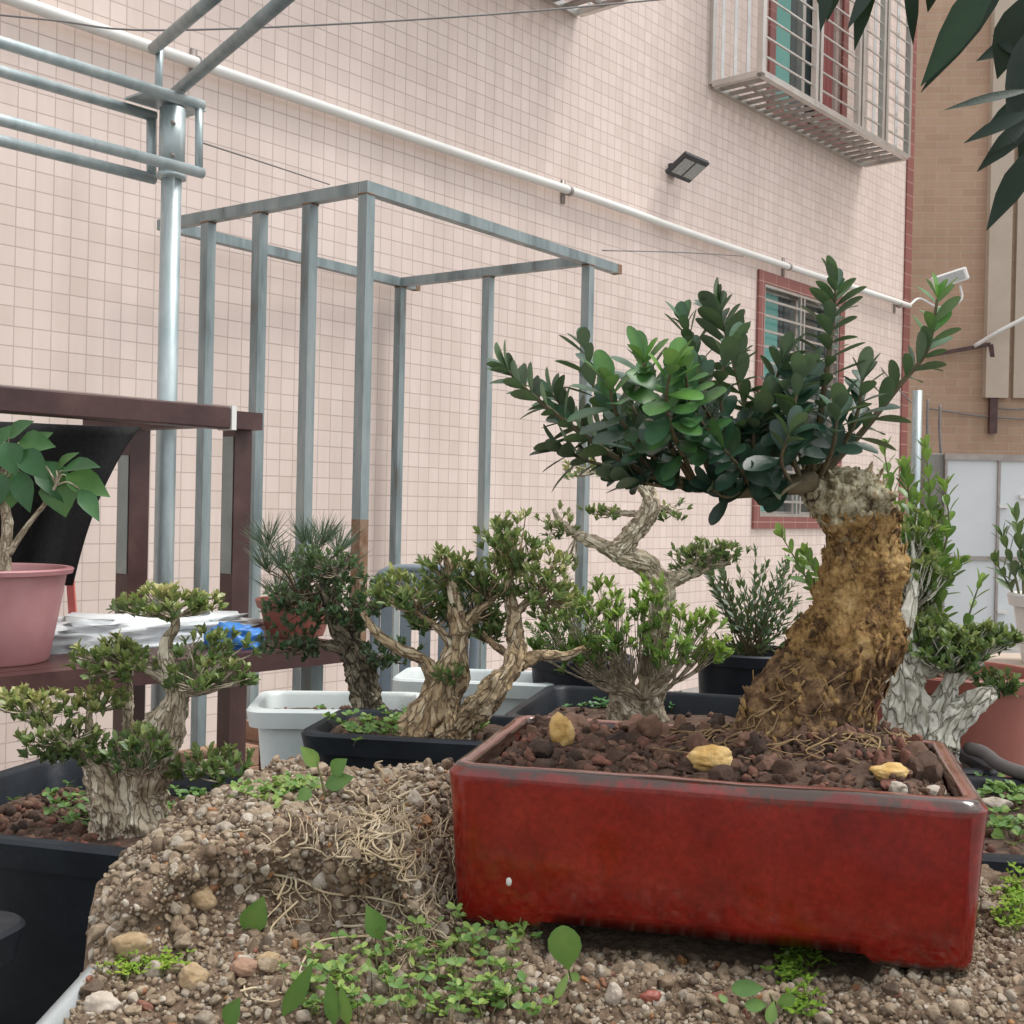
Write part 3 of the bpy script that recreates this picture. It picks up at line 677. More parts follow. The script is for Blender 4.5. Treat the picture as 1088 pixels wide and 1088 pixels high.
# ------------------------------------------------------------------ pots
def rrect(c, yaw, w_, d_, r, z, n=5):
    """rounded rectangle outline, counter-clockwise"""
    out = []; ca, sa = math.cos(yaw), math.sin(yaw)
    for k, (sx, sy) in enumerate(((1, -1), (1, 1), (-1, 1), (-1, -1))):
        cx, cy = sx*(w_/2-r), sy*(d_/2-r)
        for i in range(n+1):
            a = -math.pi/2+k*math.pi/2+i/n*math.pi/2
            x, y = cx+r*math.cos(a), cy+r*math.sin(a)
            out.append(V3(c[0]+x*ca-y*sa, c[1]+x*sa+y*ca, z))
    return out
def soilbed(cx, cy, w_, d_, yaw, z, parent, seed, lump=.006, n=26, clods=0, mat=None, round_=False, name='soil'):
    m = MB(); ca, sa = math.cos(yaw), math.sin(yaw); rows = []
    for j in range(n):
        r = []
        for i in range(n):
            x = (i/(n-1)-.5)*w_; y = (j/(n-1)-.5)*d_
            if round_:
                q = max(abs(x)/(w_/2), abs(y)/(d_/2)); l = math.hypot(x/(w_/2), y/(d_/2))
                if l > 1e-6: x, y = x*q/l, y*q/l
            p = V3(cx+x*ca-y*sa, cy+x*sa+y*ca, z); p[2] += lump*fbm(p, 18, seed, 4)
            r.append(p)
        rows.append(r)
    m.rings(rows, closed=False)
    if clods:
        cl = []
        for k in range(clods):
            x, y = RNG.uniform(-.46, .46)*w_, RNG.uniform(-.46, .46)*d_
            if round_ and math.hypot(x/w_, y/d_) > .46: continue
            cl.append((cx+x*ca-y*sa, cy+x*sa+y*ca, z+.002, RNG.uniform(.003, .009), RNG.random()))
        stones(m, cl)
    return obj(name, m, [mat or MT['soil'], MT['clod']], parent)
_ico = {}
def ico(n):
    if n not in _ico:
        b = bmesh.new(); bmesh.ops.create_icosphere(b, subdivisions=n, radius=1)
        v = np.array([tuple(x.co) for x in b.verts]); f = np.array([[x.index for x in y.verts] for y in b.faces]); b.free(); _ico[n] = (v, f)
    return _ico[n]
def stones(mb, items, sub=1, jit=.22, flat=(.55, 1.0), cut=0, lumpy=0):
    """many irregular stones (x,y,z,radius,tint) merged into mb"""
    v0, f0 = ico(sub); k = len(items)
    if not k: return
    it = np.array(items, float); nv = len(v0)
    A_ = NR.normal(size=(k, 3, 3)); Q, _ = np.linalg.qr(A_)
    sc = np.stack([NR.uniform(.8, 1.25, k), NR.uniform(.7, 1.1, k), NR.uniform(*flat, k)], 1)
    j = 1+NR.uniform(-jit, jit, (k, nv, 1))
    v = v0[None]*j
    if lumpy:
        ph = NR.uniform(0, 50, (k, 1)); 
        for a_ in range(3):
            w_ = NR.normal(size=(k, 3))*(2.2+1.8*a_); v = v*(1+lumpy/(1+a_)*np.sin(np.einsum('nj,kj->kn', v0, w_)+ph*(a_+1)))[..., None]
    for c_ in range(cut):
        pn = NR.normal(size=(k, 3)); pn /= np.linalg.norm(pn, axis=1)[:, None]; dd = np.einsum('knj,kj->kn', v, pn)-NR.uniform(.45, .82, (k, 1))
        v = v-np.maximum(dd, 0)[..., None]*pn[:, None, :]
    v = v*sc[:, None, :]; v = np.einsum('kij,knj->kni', Q, v)*it[:, None, 3:4]+it[:, None, :3]
    f = (f0[None]+np.arange(k)[:, None, None]*nv).reshape(-1, 3)
    mb.block(v.reshape(-1, 3), f, np.repeat(it[:, 4], nv))
def rect_pot(name, label, cat, c, yaw, w_, d_, zr, zb, mat, taper=.82, lip=.014, liph=.03, soil=-.03, seed=1, group=None, soil_n=60, wall=.006, rad=.03, soilmat=None):
    t = thing(name, (c[0], c[1], zb), label, cat, group)
    H = zr-zb; m = MB(); R = lambda k, z, e=0: rrect(c, yaw, w_*k+2*e, d_*k+2*e, rad*k, z)
    kz = lambda z: taper+(1-taper)*(z-zb)/H
    rs = [R(taper*.97, zb), R(taper, zb+.006)]
    for u in (.3, .6): rs.append(R(kz(zb+u*H), zb+u*H))
    rs += [R(kz(zr-liph), zr-liph), R(kz(zr-liph), zr-liph, lip*.85), R(1, zr-.004, lip), R(1, zr, lip-.003), R(1, zr, -wall+.004), R(1, zr-.005, -wall)]
    for u in (.6, .3): rs.append(R(kz(zb+u*H), zb+u*H, -wall))
    rs.append(R(taper, zb+.02, -wall))
    m.rings(rs); o = obj('pot', m, mat, t); o.data.shade_smooth if False else None
    es = o.modifiers.new('es', 'EDGE_SPLIT'); es.split_angle = math.radians(42)
    if soil is not None:
        zs = zr+soil; k = kz(zs)
        soilbed(c[0], c[1], w_*k-.02, d_*k-.02, yaw, zs, t, seed, clods=soil_n, mat=soilmat)
    return t
def round_pot(name, label, cat, c, rt, rb, zr, zb, mat, lip=.008, liph=.025, seed=1, soil=-.025, group=None, soil_n=40):
    t = thing(name, (c[0], c[1], zb), label, cat, group); m = MB(); n = 48
    C = lambda r, z: [V3(c[0]+r*math.cos(2*math.pi*i/n), c[1]+r*math.sin(2*math.pi*i/n), z) for i in range(n)]
    zl = zr-liph; rl = rb+(rt-rb)*(zl-zb)/(zr-zb)
    m.rings([C(rb*.97, zb), C(rb, zb+.005), C((rb+rl)/2, (zb+zl)/2), C(rl, zl), C(rl+lip, zl+.002), C(rt+lip, zr-.003), C(rt+lip-.003, zr), C(rt-.003, zr), C(rt-.006, zr-.005), C(rl-.008, zl-.03), C(rb-.006, zb+.02)])
    o = obj('pot', m, mat, t); es = o.modifiers.new('es', 'EDGE_SPLIT'); es.split_angle = math.radians(42)
    r = (rt-.02)*2*.97
    soilbed(c[0], c[1], r, r, 0, zr+soil, t, seed, clods=soil_n, round_=True, n=20)
    return t
ZB = CH-.60        # bench top
ZR = CH-.335
def slab(name, label, cat, x0, x1, y0, y1, z, th, legs, mat, lw=.07):
    t = thing(name, ((x0+x1)/2, (y0+y1)/2, 0), label, cat)
    m = MB(); m.box(V3((x0+x1)/2, (y0+y1)/2, z-th/2), V3((x1-x0)/2, 0, 0), V3(0, (y1-y0)/2, 0), V3(0, 0, th/2)); bevel(obj('top', m, mat, t, False), .006)
    for x, y in legs:
        m = MB(); m.box(V3(x, y, (z-th)/2), V3(lw, 0, 0), V3(0, lw, 0), V3(0, 0, (z-th)/2-.001)); obj('leg', m, mat, t, False)
    return t
slab('potting_bench', 'long grey concrete bench under the potted bonsai', 'bench', -.76, 1.25, 1.12, 2.56, ZB-.001, .06, [(-.6, 1.3), (-.6, 2.4), (1.1, 1.3), (1.1, 2.4), (.2, 1.3), (.2, 2.4)], MT['ground'])
slab('plinth', 'low concrete stand under the gravel tub', 'stand', -.30, .47, .50, 1.09, CH-.53, .05, [(-.2, .6), (-.2, 1.0), (.38, .6), (.38, 1.0)], MT['ground'])
POT = dict(
    left=rect_pot('planter', 'large black planter holding the left yellow-green bonsai', 'planter', (-.425, 1.372), math.radians(-15), .43, .34, ZR-.008, ZB, MT['black'], seed=2, soil=-.035, group='black planters', soil_n=420),
    mid=rect_pot('planter', 'black tray planter of the twin-trunk bonsai beside the red pot', 'planter', (-.092, 1.805), math.radians(-9), .36, .20, ZR+.004, ZB, MT['black'], seed=3, soil=-.012, group='black planters', soil_n=90),
    white1=rect_pot('planter', 'white plastic planter holding the dark-trunked bonsai', 'planter', (-.282, 2.035), math.radians(4), .26, .18, ZR, ZB, MT['whitep'], seed=4, soil=-.028, group='white planters'),
    white2=rect_pot('planter', 'pale blue-white planter behind the twin-trunk bonsai', 'planter', (-.06, 2.455), math.radians(-6), .30, .16, ZR-.012, ZB, MT['whitep'], seed=5, soil=-.03, group='white planters'),
    tray=rect_pot('planter', 'black tray planter holding the tall twisted bonsai behind the red pot', 'planter', (.22, 2.05), math.radians(-14), .36, .34, ZR, ZB, MT['black'], seed=6, soil=-.035, group='black planters'),
    right=rect_pot('planter', 'dark planter of weedy soil at the right edge behind the red pot', 'planter', (.63, 1.36), math.radians(-8), .35, .36, ZR, ZB, MT['black'], seed=7, soil=-.02, group='black planters', soil_n=140),
)
rect_pot('planter', 'dark grey planter corner at the left edge, in front of the large black planter', 'planter', (-.572, .99), math.radians(-14), .27, .16, CH-.363, CH-.62, MT['black'], seed=8, group='black planters', lip=.018)
mbp = MB(); mbp.box(V3(-.572, .99, (CH-.62)/2-.001), V3(.16, 0, 0), V3(0, .10, 0), V3(0, 0, (CH-.622)/2)); bevel(obj('stand_block', mbp, MT['ground'], label='concrete block under the dark grey planter at the left edge', cat='block', smooth=False), .01)
round_pot('plant_pot', 'black round pot of the bushy brownish shrub behind the twisted bonsai', 'plant pot', (.145, 2.44), .10, .08, CH-.30, ZB, MT['black'], seed=9, group='round pots')
round_pot('plant_pot', 'black round pot of the slender small-leaved plant', 'plant pot', (.475, 2.38), .105, .085, CH-.275, ZB, MT['black'], seed=10, group='round pots')
round_pot('plant_pot', 'red-brown plastic pot behind the white carved-trunk bonsai', 'plant pot', (.70, 1.93), .135, .10, CH-.245, ZB, MT['terra'], seed=11, group='round pots')
rect_pot('planter', 'black planter of the carved white-trunk bonsai hidden behind the red pot', 'planter', (.52, 1.70), 0, .24, .20, ZR, ZB, MT['black'], seed=12, soil=-.01, group='black planters')
# pots on the rack
pk = G(6, 2.62, 0)
round_pot('plant_pot', 'faded pink plastic pot on the rack holding the broad-leaved plant', 'plant pot', (pk[0]-.035, 2.60), .17, .135, CH-.158, ZS+.001, MT['pinkp'], seed=13, lip=.012, liph=.014, group='round pots')
pk2 = G(312, 3.32, 0)
mbp = MB()
round_pot('plant_pot', 'terracotta-coloured pot of the pine at the end of the rack', 'plant pot', (pk2[0]+.03, 3.22), .10, .075, CH-.262, ZS+.001, MT['terra'], seed=14, group='round pots')
# small metal side stand at the right edge with a white pot
st = thing('plant_stand', (1.0, 2.22, ZB), 'small grey metal stand with a pale top at the right edge', 'stand')
zt = P(1075, 712, 2.15)[2]
m = MB(); m.box(V3(1.02, 2.27, zt-.012), V3(.165, 0, 0), V3(0, .15, 0), V3(0, 0, .012)); bevel(obj('top', m, MT['wood'], st, False), .003)
for x in (.885, 1.15):
    for y in (2.15, 2.39):
        m = MB(); m.box(V3(x, y, (zt-.024+ZB)/2), V3(.02, 0, 0), V3(0, .02, 0), V3(0, 0, (zt-.025-ZB)/2)); obj('leg', m, MT['tubesteel'], st, False)
round_pot('plant_pot', 'white pot on the small metal stand at the right edge', 'plant pot', (1.01, 2.25), .075, .055, zt+.13, zt+.001, MT['pvc'], seed=15, group='round pots')

# ------------------------------------------------------------------ red glazed bonsai pot
PYAW = math.radians(-13.2); PCX, PCY = .160, .932; PW, PD = .368, .225; PZ1 = CH-.186; PZ0 = CH-.302
pr, pbk = V3(math.cos(PYAW), math.sin(PYAW), 0), V3(-math.sin(PYAW), math.cos(PYAW), 0)
pot = thing('bonsai_pot', (PCX, PCY, PZ0), 'red glazed rectangular bonsai pot in the foreground with stones and dark soil', 'bonsai pot')
def dense_rr(w_, d_, r, z, n=10, m_=46):
    base = rrect((0, 0), 0, w_, d_, r, 0, n); out = []
    for i in range(len(base)):
        a = base[i]; b = base[(i+1) % len(base)]; l = np.linalg.norm(b-a); k = m_ if l > .05 else 1
        for j in range(k): out.append(a+(b-a)*j/k)
    res = []
    for p in out:
        res.append(V3(PCX, PCY, z)+pr*p[0]+pbk*p[1])
    return res, out
m = MB(); H = PZ1-PZ0
prof = [  # (height fraction, inset, edge tint)
    (0.0, .022, .82), (0.0, .0125, .8), (.02, .009, .75), (.07, .0075, .5), (.16, .0066, .25), (.3, .0056, .12), (.5, .0042, .1), (.7, .0028, .12), (.80, .0017, .34), (.90, .0006, .52), (.935, .0002, .55), (.943, .0003, .60), (.952, .0010, .64), (.978, .0036, .70), (.993, .0052, .85), (1.0, .0075, .99), (1.0, .0135, 1.0), (.992, .0155, .97), (.95, .0165, .8), (.5, .019, .6), (.2, .02, .5)]
ringsP, tsP = [], []
for hf, ins, tt in prof:
    rg, loc = dense_rr(PW-2*ins, PD-2*ins, max(.006, .016-ins*.5), PZ0+H*hf)
    if hf <= .02:   # feet at the corners, arched between
        for q, lp in zip(rg, loc):
            lx = abs(lp[0]); ly = abs(lp[1])
            up = 0
            if ly > PD/2-.03: up = .0165*(1-sstep(.100, .114, lx))
            if lx > PW/2-.03: up = max(up, .0165*(1-sstep(.05, .064, ly)))
            q[2] += up
    for q, lp in zip(rg, loc): q += UP*.0007*fbm(q, 22, 3)
    ringsP.append(rg); tsP.append(tt)
m.rings(ringsP, ts=tsP, cap0=False); obj('pot_body', m, MT['glaze'], pot)
m = MB(); rg, loc = dense_rr(PW-.05, PD-.05, .012, PZ0+.0168); m.face([m.vert(p) for p in rg][::-1]); obj('pot_base', m, MT['soil'], pot, smooth=False)
cp = P(538, 940, .851); q_ = cp-V3(PCX, PCY, 0); cp = cp-pbk*(np.dot(q_, pbk)+PD/2-.0062)
m = MB(); v_, f_ = ico(2); m.block(np.array([cp+pr*a[0]*.0026*(1+.3*nz(a, 2))+UP*a[2]*.0040*(1+.3*nz(a, 2, 4))+pbk*a[1]*.0012 for a in v_]), f_, np.full(len(v_), .5)); obj('glaze_chip', m, MT['pvc'], pot)
# soil mound with clods
TR = P(862, 790, .965)       # trunk foot
def soilz(p):
    r = np.linalg.norm((p-TR)[:2]); q = (p-V3(PCX, PCY, 0)); lx, ly = np.dot(q, pr), np.dot(q, pbk)
    e = min((PW/2-.016-abs(lx)), (PD/2-.016-abs(ly)))
    return PZ1-.013+.026*math.exp(-(r/.075)**2)+.010*sstep(0, .03, e)+.0055*fbm(p, 45, 2, 4)
m = MB(); rows = []; n1, n2 = 110, 70
for j in range(n2):
    row = []
    for i in range(n1):
        p = V3(PCX, PCY, PZ1)+pr*((i/(n1-1)-.5)*(PW-.036))+pbk*((j/(n2-1)-.5)*(PD-.036)); p[2] = soilz(p); row.append(p)
    rows.append(row)
m.rings(rows, closed=False)
it = []
for k in range(1500):
    lx = RNG.uniform(-.5, .5)*(PW-.05); ly = RNG.uniform(-.5, .5)*(PD-.05)
    p = V3(PCX, PCY, 0)+pr*lx+pbk*ly; r = min(.0125, RNG.lognormvariate(math.log(.0022), .72)); it.append((p[0], p[1], soilz(V3(p[0], p[1], PZ1))+r*.25, r, RNG.random()))
stones(m, [x for x in it if x[3] < .0045], 2, .22, lumpy=.12); stones(m, [x for x in it if x[3] >= .0045], 4, .03, (.5, .9), lumpy=.24, cut=3)
obj('soil', m, [MT['soil'], MT['clod']], pot)
def lump(name, c, r, mat, label, cat, group=None, seed=0, sc=(1, 1, 1), amp=.35):
    v, f = ico(4); m = MB()
    vv = []
    for p in v:
        q = p*(1+amp*fbm(p, 1.1, seed, 4)+.05*fbm(p, 5, seed+2, 3))*np.array(sc)*r; vv.append(q+np.asarray(c))
    m.block(np.array(vv), f, np.full(len(vv), .5)); return obj(name, m, mat, label=label, cat=cat, group=group)
def on_soil(px, py, d, up=0):
    p = P(px, py, d); p[2] = soilz(p)+up; return p
lump('stone', on_soil(597, 782, .952, .011), .0135, MT['ystone'], 'upright yellow stone near the left end of the red pot', 'stone', 'yellow stones on the soil', 1, (.72, .6, 1.05), .28)
lump('stone', on_soil(754, 810, .875, .006), .0135, MT['ystone'], 'wide yellow stone behind the middle of the red pot rim', 'stone', 'yellow stones on the soil', 5, (1.35, .85, .72), .3)
lump('stone', on_soil(945, 824, .845, .004), .0095, MT['ystone'], 'small yellow stone near the right end of the red pot', 'stone', 'yellow stones on the soil', 9, (1.3, .9, .65), .3)
lump('stone', on_soil(536, 809, .885, .001), .0065, MT['ystone'], 'tiny yellow stone in the left front corner of the red pot', 'stone', 'yellow stones on the soil', 12, (1.6, .9, .5), .25)
lump('stone', on_soil(955, 833, .825, .003), .006, MT['pstone'], 'white stone chip beside the small right-hand yellow stone', 'stone', None, 15, (1.1, .8, .9), .4)
lump('stone', on_soil(994, 832, .83, .003), .0065, MT['pstone'], 'pale grey pebble in the right front corner of the red pot', 'stone', None, 18, (1.1, .9, .8), .25)

# ------------------------------------------------------------------ main bonsai
tree = thing('bonsai_tree', TR, 'dark glossy-leaved bonsai with a thick earth-caked stump in the red pot', 'bonsai')
prof = [(818, 752, 944), (800, 765, 938), (782, 773, 934), (760, 783, 935), (742, 791, 936), (722, 803, 942), (702, 821, 953), (684, 836, 959), (665, 843, 962), (640, 857, 962), (615, 866, 962), (597, 869, 962), (584, 871, 961), (572, 868, 959), (556, 858, 957), (540, 851, 954), (524, 845, 950), (511, 842, 943), (502, 845, 930), (497, 853, 910), (495, 866, 893)]
NA, NRG = 120, 150
ys = lerpn([p[0] for p in prof], NRG); xl = lerpn([p[1] for p in prof], NRG); xr = lerpn([p[2] for p in prof], NRG)
m = MB(); rs = []; tints = []
DT = .965
for k in range(NRG):
    a = P(xl[k], ys[k], DT); b = P(xr[k], ys[k], DT); c = (a+b)/2; rx = (b[0]-a[0])/2*.905
    u = k/(NRG-1); ring = []; dy = rx*(.80 if u < .5 else .88)
    cap = sstep(.69, .74, u)
    for j in range(NA):
        an = 2*math.pi*j/NA; dirv = V3(math.cos(an), math.sin(an)*dy/rx, 0)
        q = c+dirv*rx; e = unit(V3(math.cos(an), math.sin(an), .15))
        g = abs(nz((math.cos(an)*2.2, math.sin(an)*2.2, u*2.2), 1, 4))
        flare = (1-sstep(0, .34, u))
        dsp = .16*rx*(.28-g)*(1-cap)*(1+flare*.8)               # long flutes
        dsp += .0065*fbm(q, 30, 1.7, 4)+.0030*fbm(q, 120, 9, 3)
        qq = q+V3(.004*nz(q, 60, 2), .004*nz(q, 60, 5), .004*nz(q, 60, 8)); vp = mnoise.voronoi((qq[0]*62, qq[1]*62, qq[2]*34))[0]; dsp += .0042*(min(.5, vp[1]-vp[0])-.22)*(1-cap)
        ck = fbm(q, 55, 21, 3); dsp -= .0045*sstep(.18, .6, ck)      # pits
        if cap > 0:
            fl = mnoise.voronoi((q[0]*70, q[1]*70, q[2]*70))[0]; dsp += cap*.0085*(fl[1]-fl[0]-.35)+cap*.006*fbm(q, 42, 31, 3)
        # undercut below the cap, and one dark hollow at the cut face
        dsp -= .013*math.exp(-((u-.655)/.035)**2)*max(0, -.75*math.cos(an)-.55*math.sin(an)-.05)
        q = q+e*dsp
        ring.append(q)
    rs.append(ring); tints.append(0)
ids = m.rings(rs, cap0=False)
hol = P(880, 535, DT-.045)
for k in range(NRG):
    u = k/(NRG-1)
    for j in range(NA):
        i = ids[k][j]; q = np.array(m.v[i]); an = 2*math.pi*j/NA
        dh = np.linalg.norm((q-hol)*np.array([1, .6, 1]))
        if dh < .012: q[1] += .016*(1-dh/.012)**.6; m.v[i] = tuple(q)
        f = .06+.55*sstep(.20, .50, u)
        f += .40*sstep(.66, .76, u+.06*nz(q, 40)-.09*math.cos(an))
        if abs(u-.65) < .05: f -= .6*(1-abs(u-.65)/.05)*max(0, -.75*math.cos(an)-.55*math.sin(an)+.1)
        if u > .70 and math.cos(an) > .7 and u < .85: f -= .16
        m.t[i] = max(0, min(1, f))
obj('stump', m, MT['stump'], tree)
# bark flakes lifting off the stump
m = MB(); it = []
for k in range(560):
    u = RNG.uniform(.02, .97); kk = int(u*(NRG-1)); j = int(RNG.uniform(.42, 1.08)*NA) % NA
    q = np.array(m.v[0]) if False else rs[kk][j]
    it.append((q[0], q[1], q[2], RNG.uniform(.0015, .0042), 0.95 if u > .73 else (.62 if u > .40 else .08+.3*RNG.random())))
stones(m, it, 1, .35, (.25, .6)); it = []
for k in range(150):
    u = RNG.uniform(.08, .90); kk = int(u*(NRG-1)); j = int(RNG.uniform(.42, 1.08)*NA) % NA; q = rs[kk][j]
    cc = sum(rs[kk][::12])/10; o_ = unit((q-cc)*V3(1, 1, 0)); a_ = unit(np.cross(o_, UP)); L_ = RNG.uniform(.003, .010); w_ = RNG.uniform(.0015, .0042); al = RNG.uniform(-.5, .5)
    d_ = UP*math.cos(al)+a_*math.sin(al); e_ = unit(np.cross(d_, o_)); t_ = .95 if u > .74 else RNG.choice([.62, .7, .35, .15])
    p0 = q-o_*.0005; li = RNG.uniform(.0005, .0035)
    ring = [p0-d_*L_-e_*w_*.5, p0-d_*L_*.7+e_*w_, p0+d_*L_*.6+e_*w_*.8+o_*li*.7, p0+d_*L_+o_*li, p0+d_*L_*.7-e_*w_+o_*li*.8, p0-d_*L_*.2-e_*w_*1.2]
    n0 = [m.vert(x+o_*.0009, t_) for x in ring]; n1_ = [m.vert(x, t_) for x in ring]
    m.face(n0); m.face(n1_[::-1])
    for i in range(6): m.face((n0[i], n1_[i], n1_[(i+1) % 6], n0[(i+1) % 6]))
obj('bark_flakes', m, MT['stump'], tree)
# fine roots over the root flare
m = MB()
for k in range(46):
    u = RNG.uniform(.02, .30); kk = int(u*(NRG-1)); j0 = int(RNG.uniform(.5, 1.0)*NA)
    pts = []; j = j0; y = kk
    for s_ in range(5):
        q = rs[max(0, min(NRG-1, int(y)))][int(j) % NA]
        cc = sum(rs[max(0, min(NRG-1, int(y)))][::12])/10
        pts.append(q+unit((q-cc)*V3(1, 1, 0))*RNG.uniform(.0005, .004)); j += RNG.uniform(-5, 5); y -= RNG.uniform(-2, 8)
    r = RNG.choice([.0004, .0005, .0006, .0008, .0012]); m.tube(pts, [r, r*.9, r*.7, r*.6, r*.4], 5, res=12)
for k in range(64):
    an = RNG.uniform(math.pi*.9, 2.05*math.pi); r0 = RNG.uniform(.05, .07); L = RNG.uniform(.012, .075); pts = []
    for s_ in range(5):
        r = r0+L*s_/4; q = TR+V3(math.cos(an)*r*1.15, math.sin(an)*r*.8, 0); w__ = q-V3(PCX, PCY, 0); lx_, ly_ = np.dot(w__, pr), np.dot(w__, pbk); lx_ = max(-PW/2+.022, min(PW/2-.022, lx_)); ly_ = max(-PD/2+.022, min(PD/2-.022, ly_)); q = V3(PCX, PCY, 0)+pr*lx_+pbk*ly_; q[2] = soilz(q)+RNG.uniform(.001, .006); pts.append(q); an += RNG.uniform(-.22, .22)
    r = RNG.uniform(.0004, .0010); m.tube(pts, [r, r, r*.8, r*.6, r*.4], 5, res=12)
obj('fine_roots', m, MT['rootd'], tree)
# branches and leaves
wood = MB(); lv = MB()
DC = .95
cap0 = P(862, 510, DT-.02)
def proj(p):
    q = np.asarray(p)-V3(0, 0, CH); z = np.dot(q, FW); return 544+FPX*np.dot(q, XC)/z, 544-FPX*np.dot(q, YC)/z
def blocked(p, d, L):
    for t_ in (.3, .65, 1.0):
        x, y = proj(p+unit(d)*L*t_)
        if x > 836 and y > 492: return True
        if y > 508+.13*(x-600) and x < 836 and RNG.random() < .6: return True
    return False
def shoot(pts, r0, r1, n, L, W_, t0, t1, start=.25, ang=52, tip=True, lvm=None, wdm=None, prof=0, curl=.12, jit=.25, rn=RNG, skip=.08):
    lvm = lvm or lv; wdm = wdm or wood
    ps = wdm.tube(pts, [r0, r1], 6, res=max(8, len(pts)*4))
    k = len(ps); roll = rn.uniform(0, 3)
    if lvm is lv: n = int(n*1.5+.5)
    for i in range(n):
        u = start+(1-start)*(i+.5)/n; x = u*(k-1); a = int(x); fr_ = x-a
        p = ps[a]*(1-fr_)+ps[min(a+1, k-1)]*fr_; ax = unit(ps[min(a+1, k-1)]-ps[max(a-1, 0)])
        s1 = unit(np.cross(ax, V3(.2, .9, .35))); s2 = np.cross(ax, s1); roll += math.pi/2+rn.uniform(-jit, jit)
        for sg in (0, math.pi):
            if rn.random() < skip: continue
            pd = s1*math.cos(roll+sg)+s2*math.sin(roll+sg)
            an = math.radians(ang*(1.12-.42*u)+rn.uniform(-12, 12))
            d = ax*math.cos(an)+pd*math.sin(an)
            nn = ax*math.sin(an)-pd*math.cos(an)+UP*.25
            s_ = (rn.uniform(.62, 1.12) if lvm is lv else rn.uniform(.8, 1.12))*(1-.25*max(0, u-.8)/.2)
            if lvm is lv and blocked(p, d, L*s_): continue
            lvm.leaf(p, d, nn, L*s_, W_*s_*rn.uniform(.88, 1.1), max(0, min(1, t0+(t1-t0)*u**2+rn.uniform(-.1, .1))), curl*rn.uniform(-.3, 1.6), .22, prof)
    if tip:
        ax = unit(ps[-1]-ps[-3])
        for i in range(4):
            pd = unit(np.cross(ax, V3(rn.gauss(0, 1), rn.gauss(0, 1), rn.gauss(0, 1)))); an = math.radians(rn.uniform(14, 38)); d = ax*math.cos(an)+pd*math.sin(an)
            if lvm is lv and blocked(ps[-1], d, L): continue
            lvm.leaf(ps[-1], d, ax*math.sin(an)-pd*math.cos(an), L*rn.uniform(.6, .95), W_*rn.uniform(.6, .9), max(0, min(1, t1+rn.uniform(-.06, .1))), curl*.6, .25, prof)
    return ps
def pp(l, d0=0): return [P(x, y, DC+d+d0) for x, y, d in l]
b0 = wood.tube([cap0, P(838, 516, .925), P(800, 521, .915), P(760, 520, .91), P(715, 508, .915)], [.0085, .0072, .0058, .0045, .003], 10, rough=.25, seed=2)
L0, W0_ = .0278, .0124
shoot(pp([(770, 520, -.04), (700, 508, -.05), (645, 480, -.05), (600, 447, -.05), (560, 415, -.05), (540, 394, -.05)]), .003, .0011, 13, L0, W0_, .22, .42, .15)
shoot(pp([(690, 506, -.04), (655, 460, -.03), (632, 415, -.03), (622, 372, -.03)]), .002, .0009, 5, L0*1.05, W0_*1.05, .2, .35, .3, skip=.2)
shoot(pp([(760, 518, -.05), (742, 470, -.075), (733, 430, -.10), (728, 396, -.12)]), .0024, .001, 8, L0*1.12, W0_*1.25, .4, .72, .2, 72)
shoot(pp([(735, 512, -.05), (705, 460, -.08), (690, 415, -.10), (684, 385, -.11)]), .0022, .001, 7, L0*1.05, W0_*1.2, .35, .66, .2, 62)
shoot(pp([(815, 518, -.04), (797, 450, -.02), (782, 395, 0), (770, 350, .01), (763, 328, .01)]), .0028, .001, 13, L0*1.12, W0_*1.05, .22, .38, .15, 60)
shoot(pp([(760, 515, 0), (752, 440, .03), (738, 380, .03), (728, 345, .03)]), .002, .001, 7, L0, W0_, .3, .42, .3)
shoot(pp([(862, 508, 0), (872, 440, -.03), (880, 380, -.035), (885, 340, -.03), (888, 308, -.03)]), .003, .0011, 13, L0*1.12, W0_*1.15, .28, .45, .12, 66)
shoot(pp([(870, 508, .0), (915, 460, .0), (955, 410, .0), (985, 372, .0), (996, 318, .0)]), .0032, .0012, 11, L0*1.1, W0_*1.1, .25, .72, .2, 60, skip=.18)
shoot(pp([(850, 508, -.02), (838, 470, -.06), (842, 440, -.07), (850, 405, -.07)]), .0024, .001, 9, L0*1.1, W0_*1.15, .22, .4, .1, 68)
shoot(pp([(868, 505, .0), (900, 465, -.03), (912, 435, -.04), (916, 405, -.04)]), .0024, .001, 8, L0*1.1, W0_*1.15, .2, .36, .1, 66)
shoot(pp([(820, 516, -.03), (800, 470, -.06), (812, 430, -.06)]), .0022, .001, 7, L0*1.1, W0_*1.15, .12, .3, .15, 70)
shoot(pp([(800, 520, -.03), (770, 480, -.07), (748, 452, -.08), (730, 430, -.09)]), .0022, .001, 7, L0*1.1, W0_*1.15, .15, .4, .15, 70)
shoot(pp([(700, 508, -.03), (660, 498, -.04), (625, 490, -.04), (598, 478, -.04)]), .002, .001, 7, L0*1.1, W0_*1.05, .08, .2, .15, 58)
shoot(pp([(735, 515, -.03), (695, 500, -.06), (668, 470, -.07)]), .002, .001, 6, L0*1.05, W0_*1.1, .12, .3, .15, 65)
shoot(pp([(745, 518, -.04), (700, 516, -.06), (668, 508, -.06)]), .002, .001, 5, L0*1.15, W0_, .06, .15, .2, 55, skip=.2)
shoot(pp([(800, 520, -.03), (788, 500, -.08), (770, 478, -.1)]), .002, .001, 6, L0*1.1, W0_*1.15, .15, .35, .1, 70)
shoot(pp([(840, 514, -.04), (830, 490, -.09), (838, 462, -.1)]), .002, .001, 6, L0*1.1, W0_*1.15, .1, .28, .1, 70)
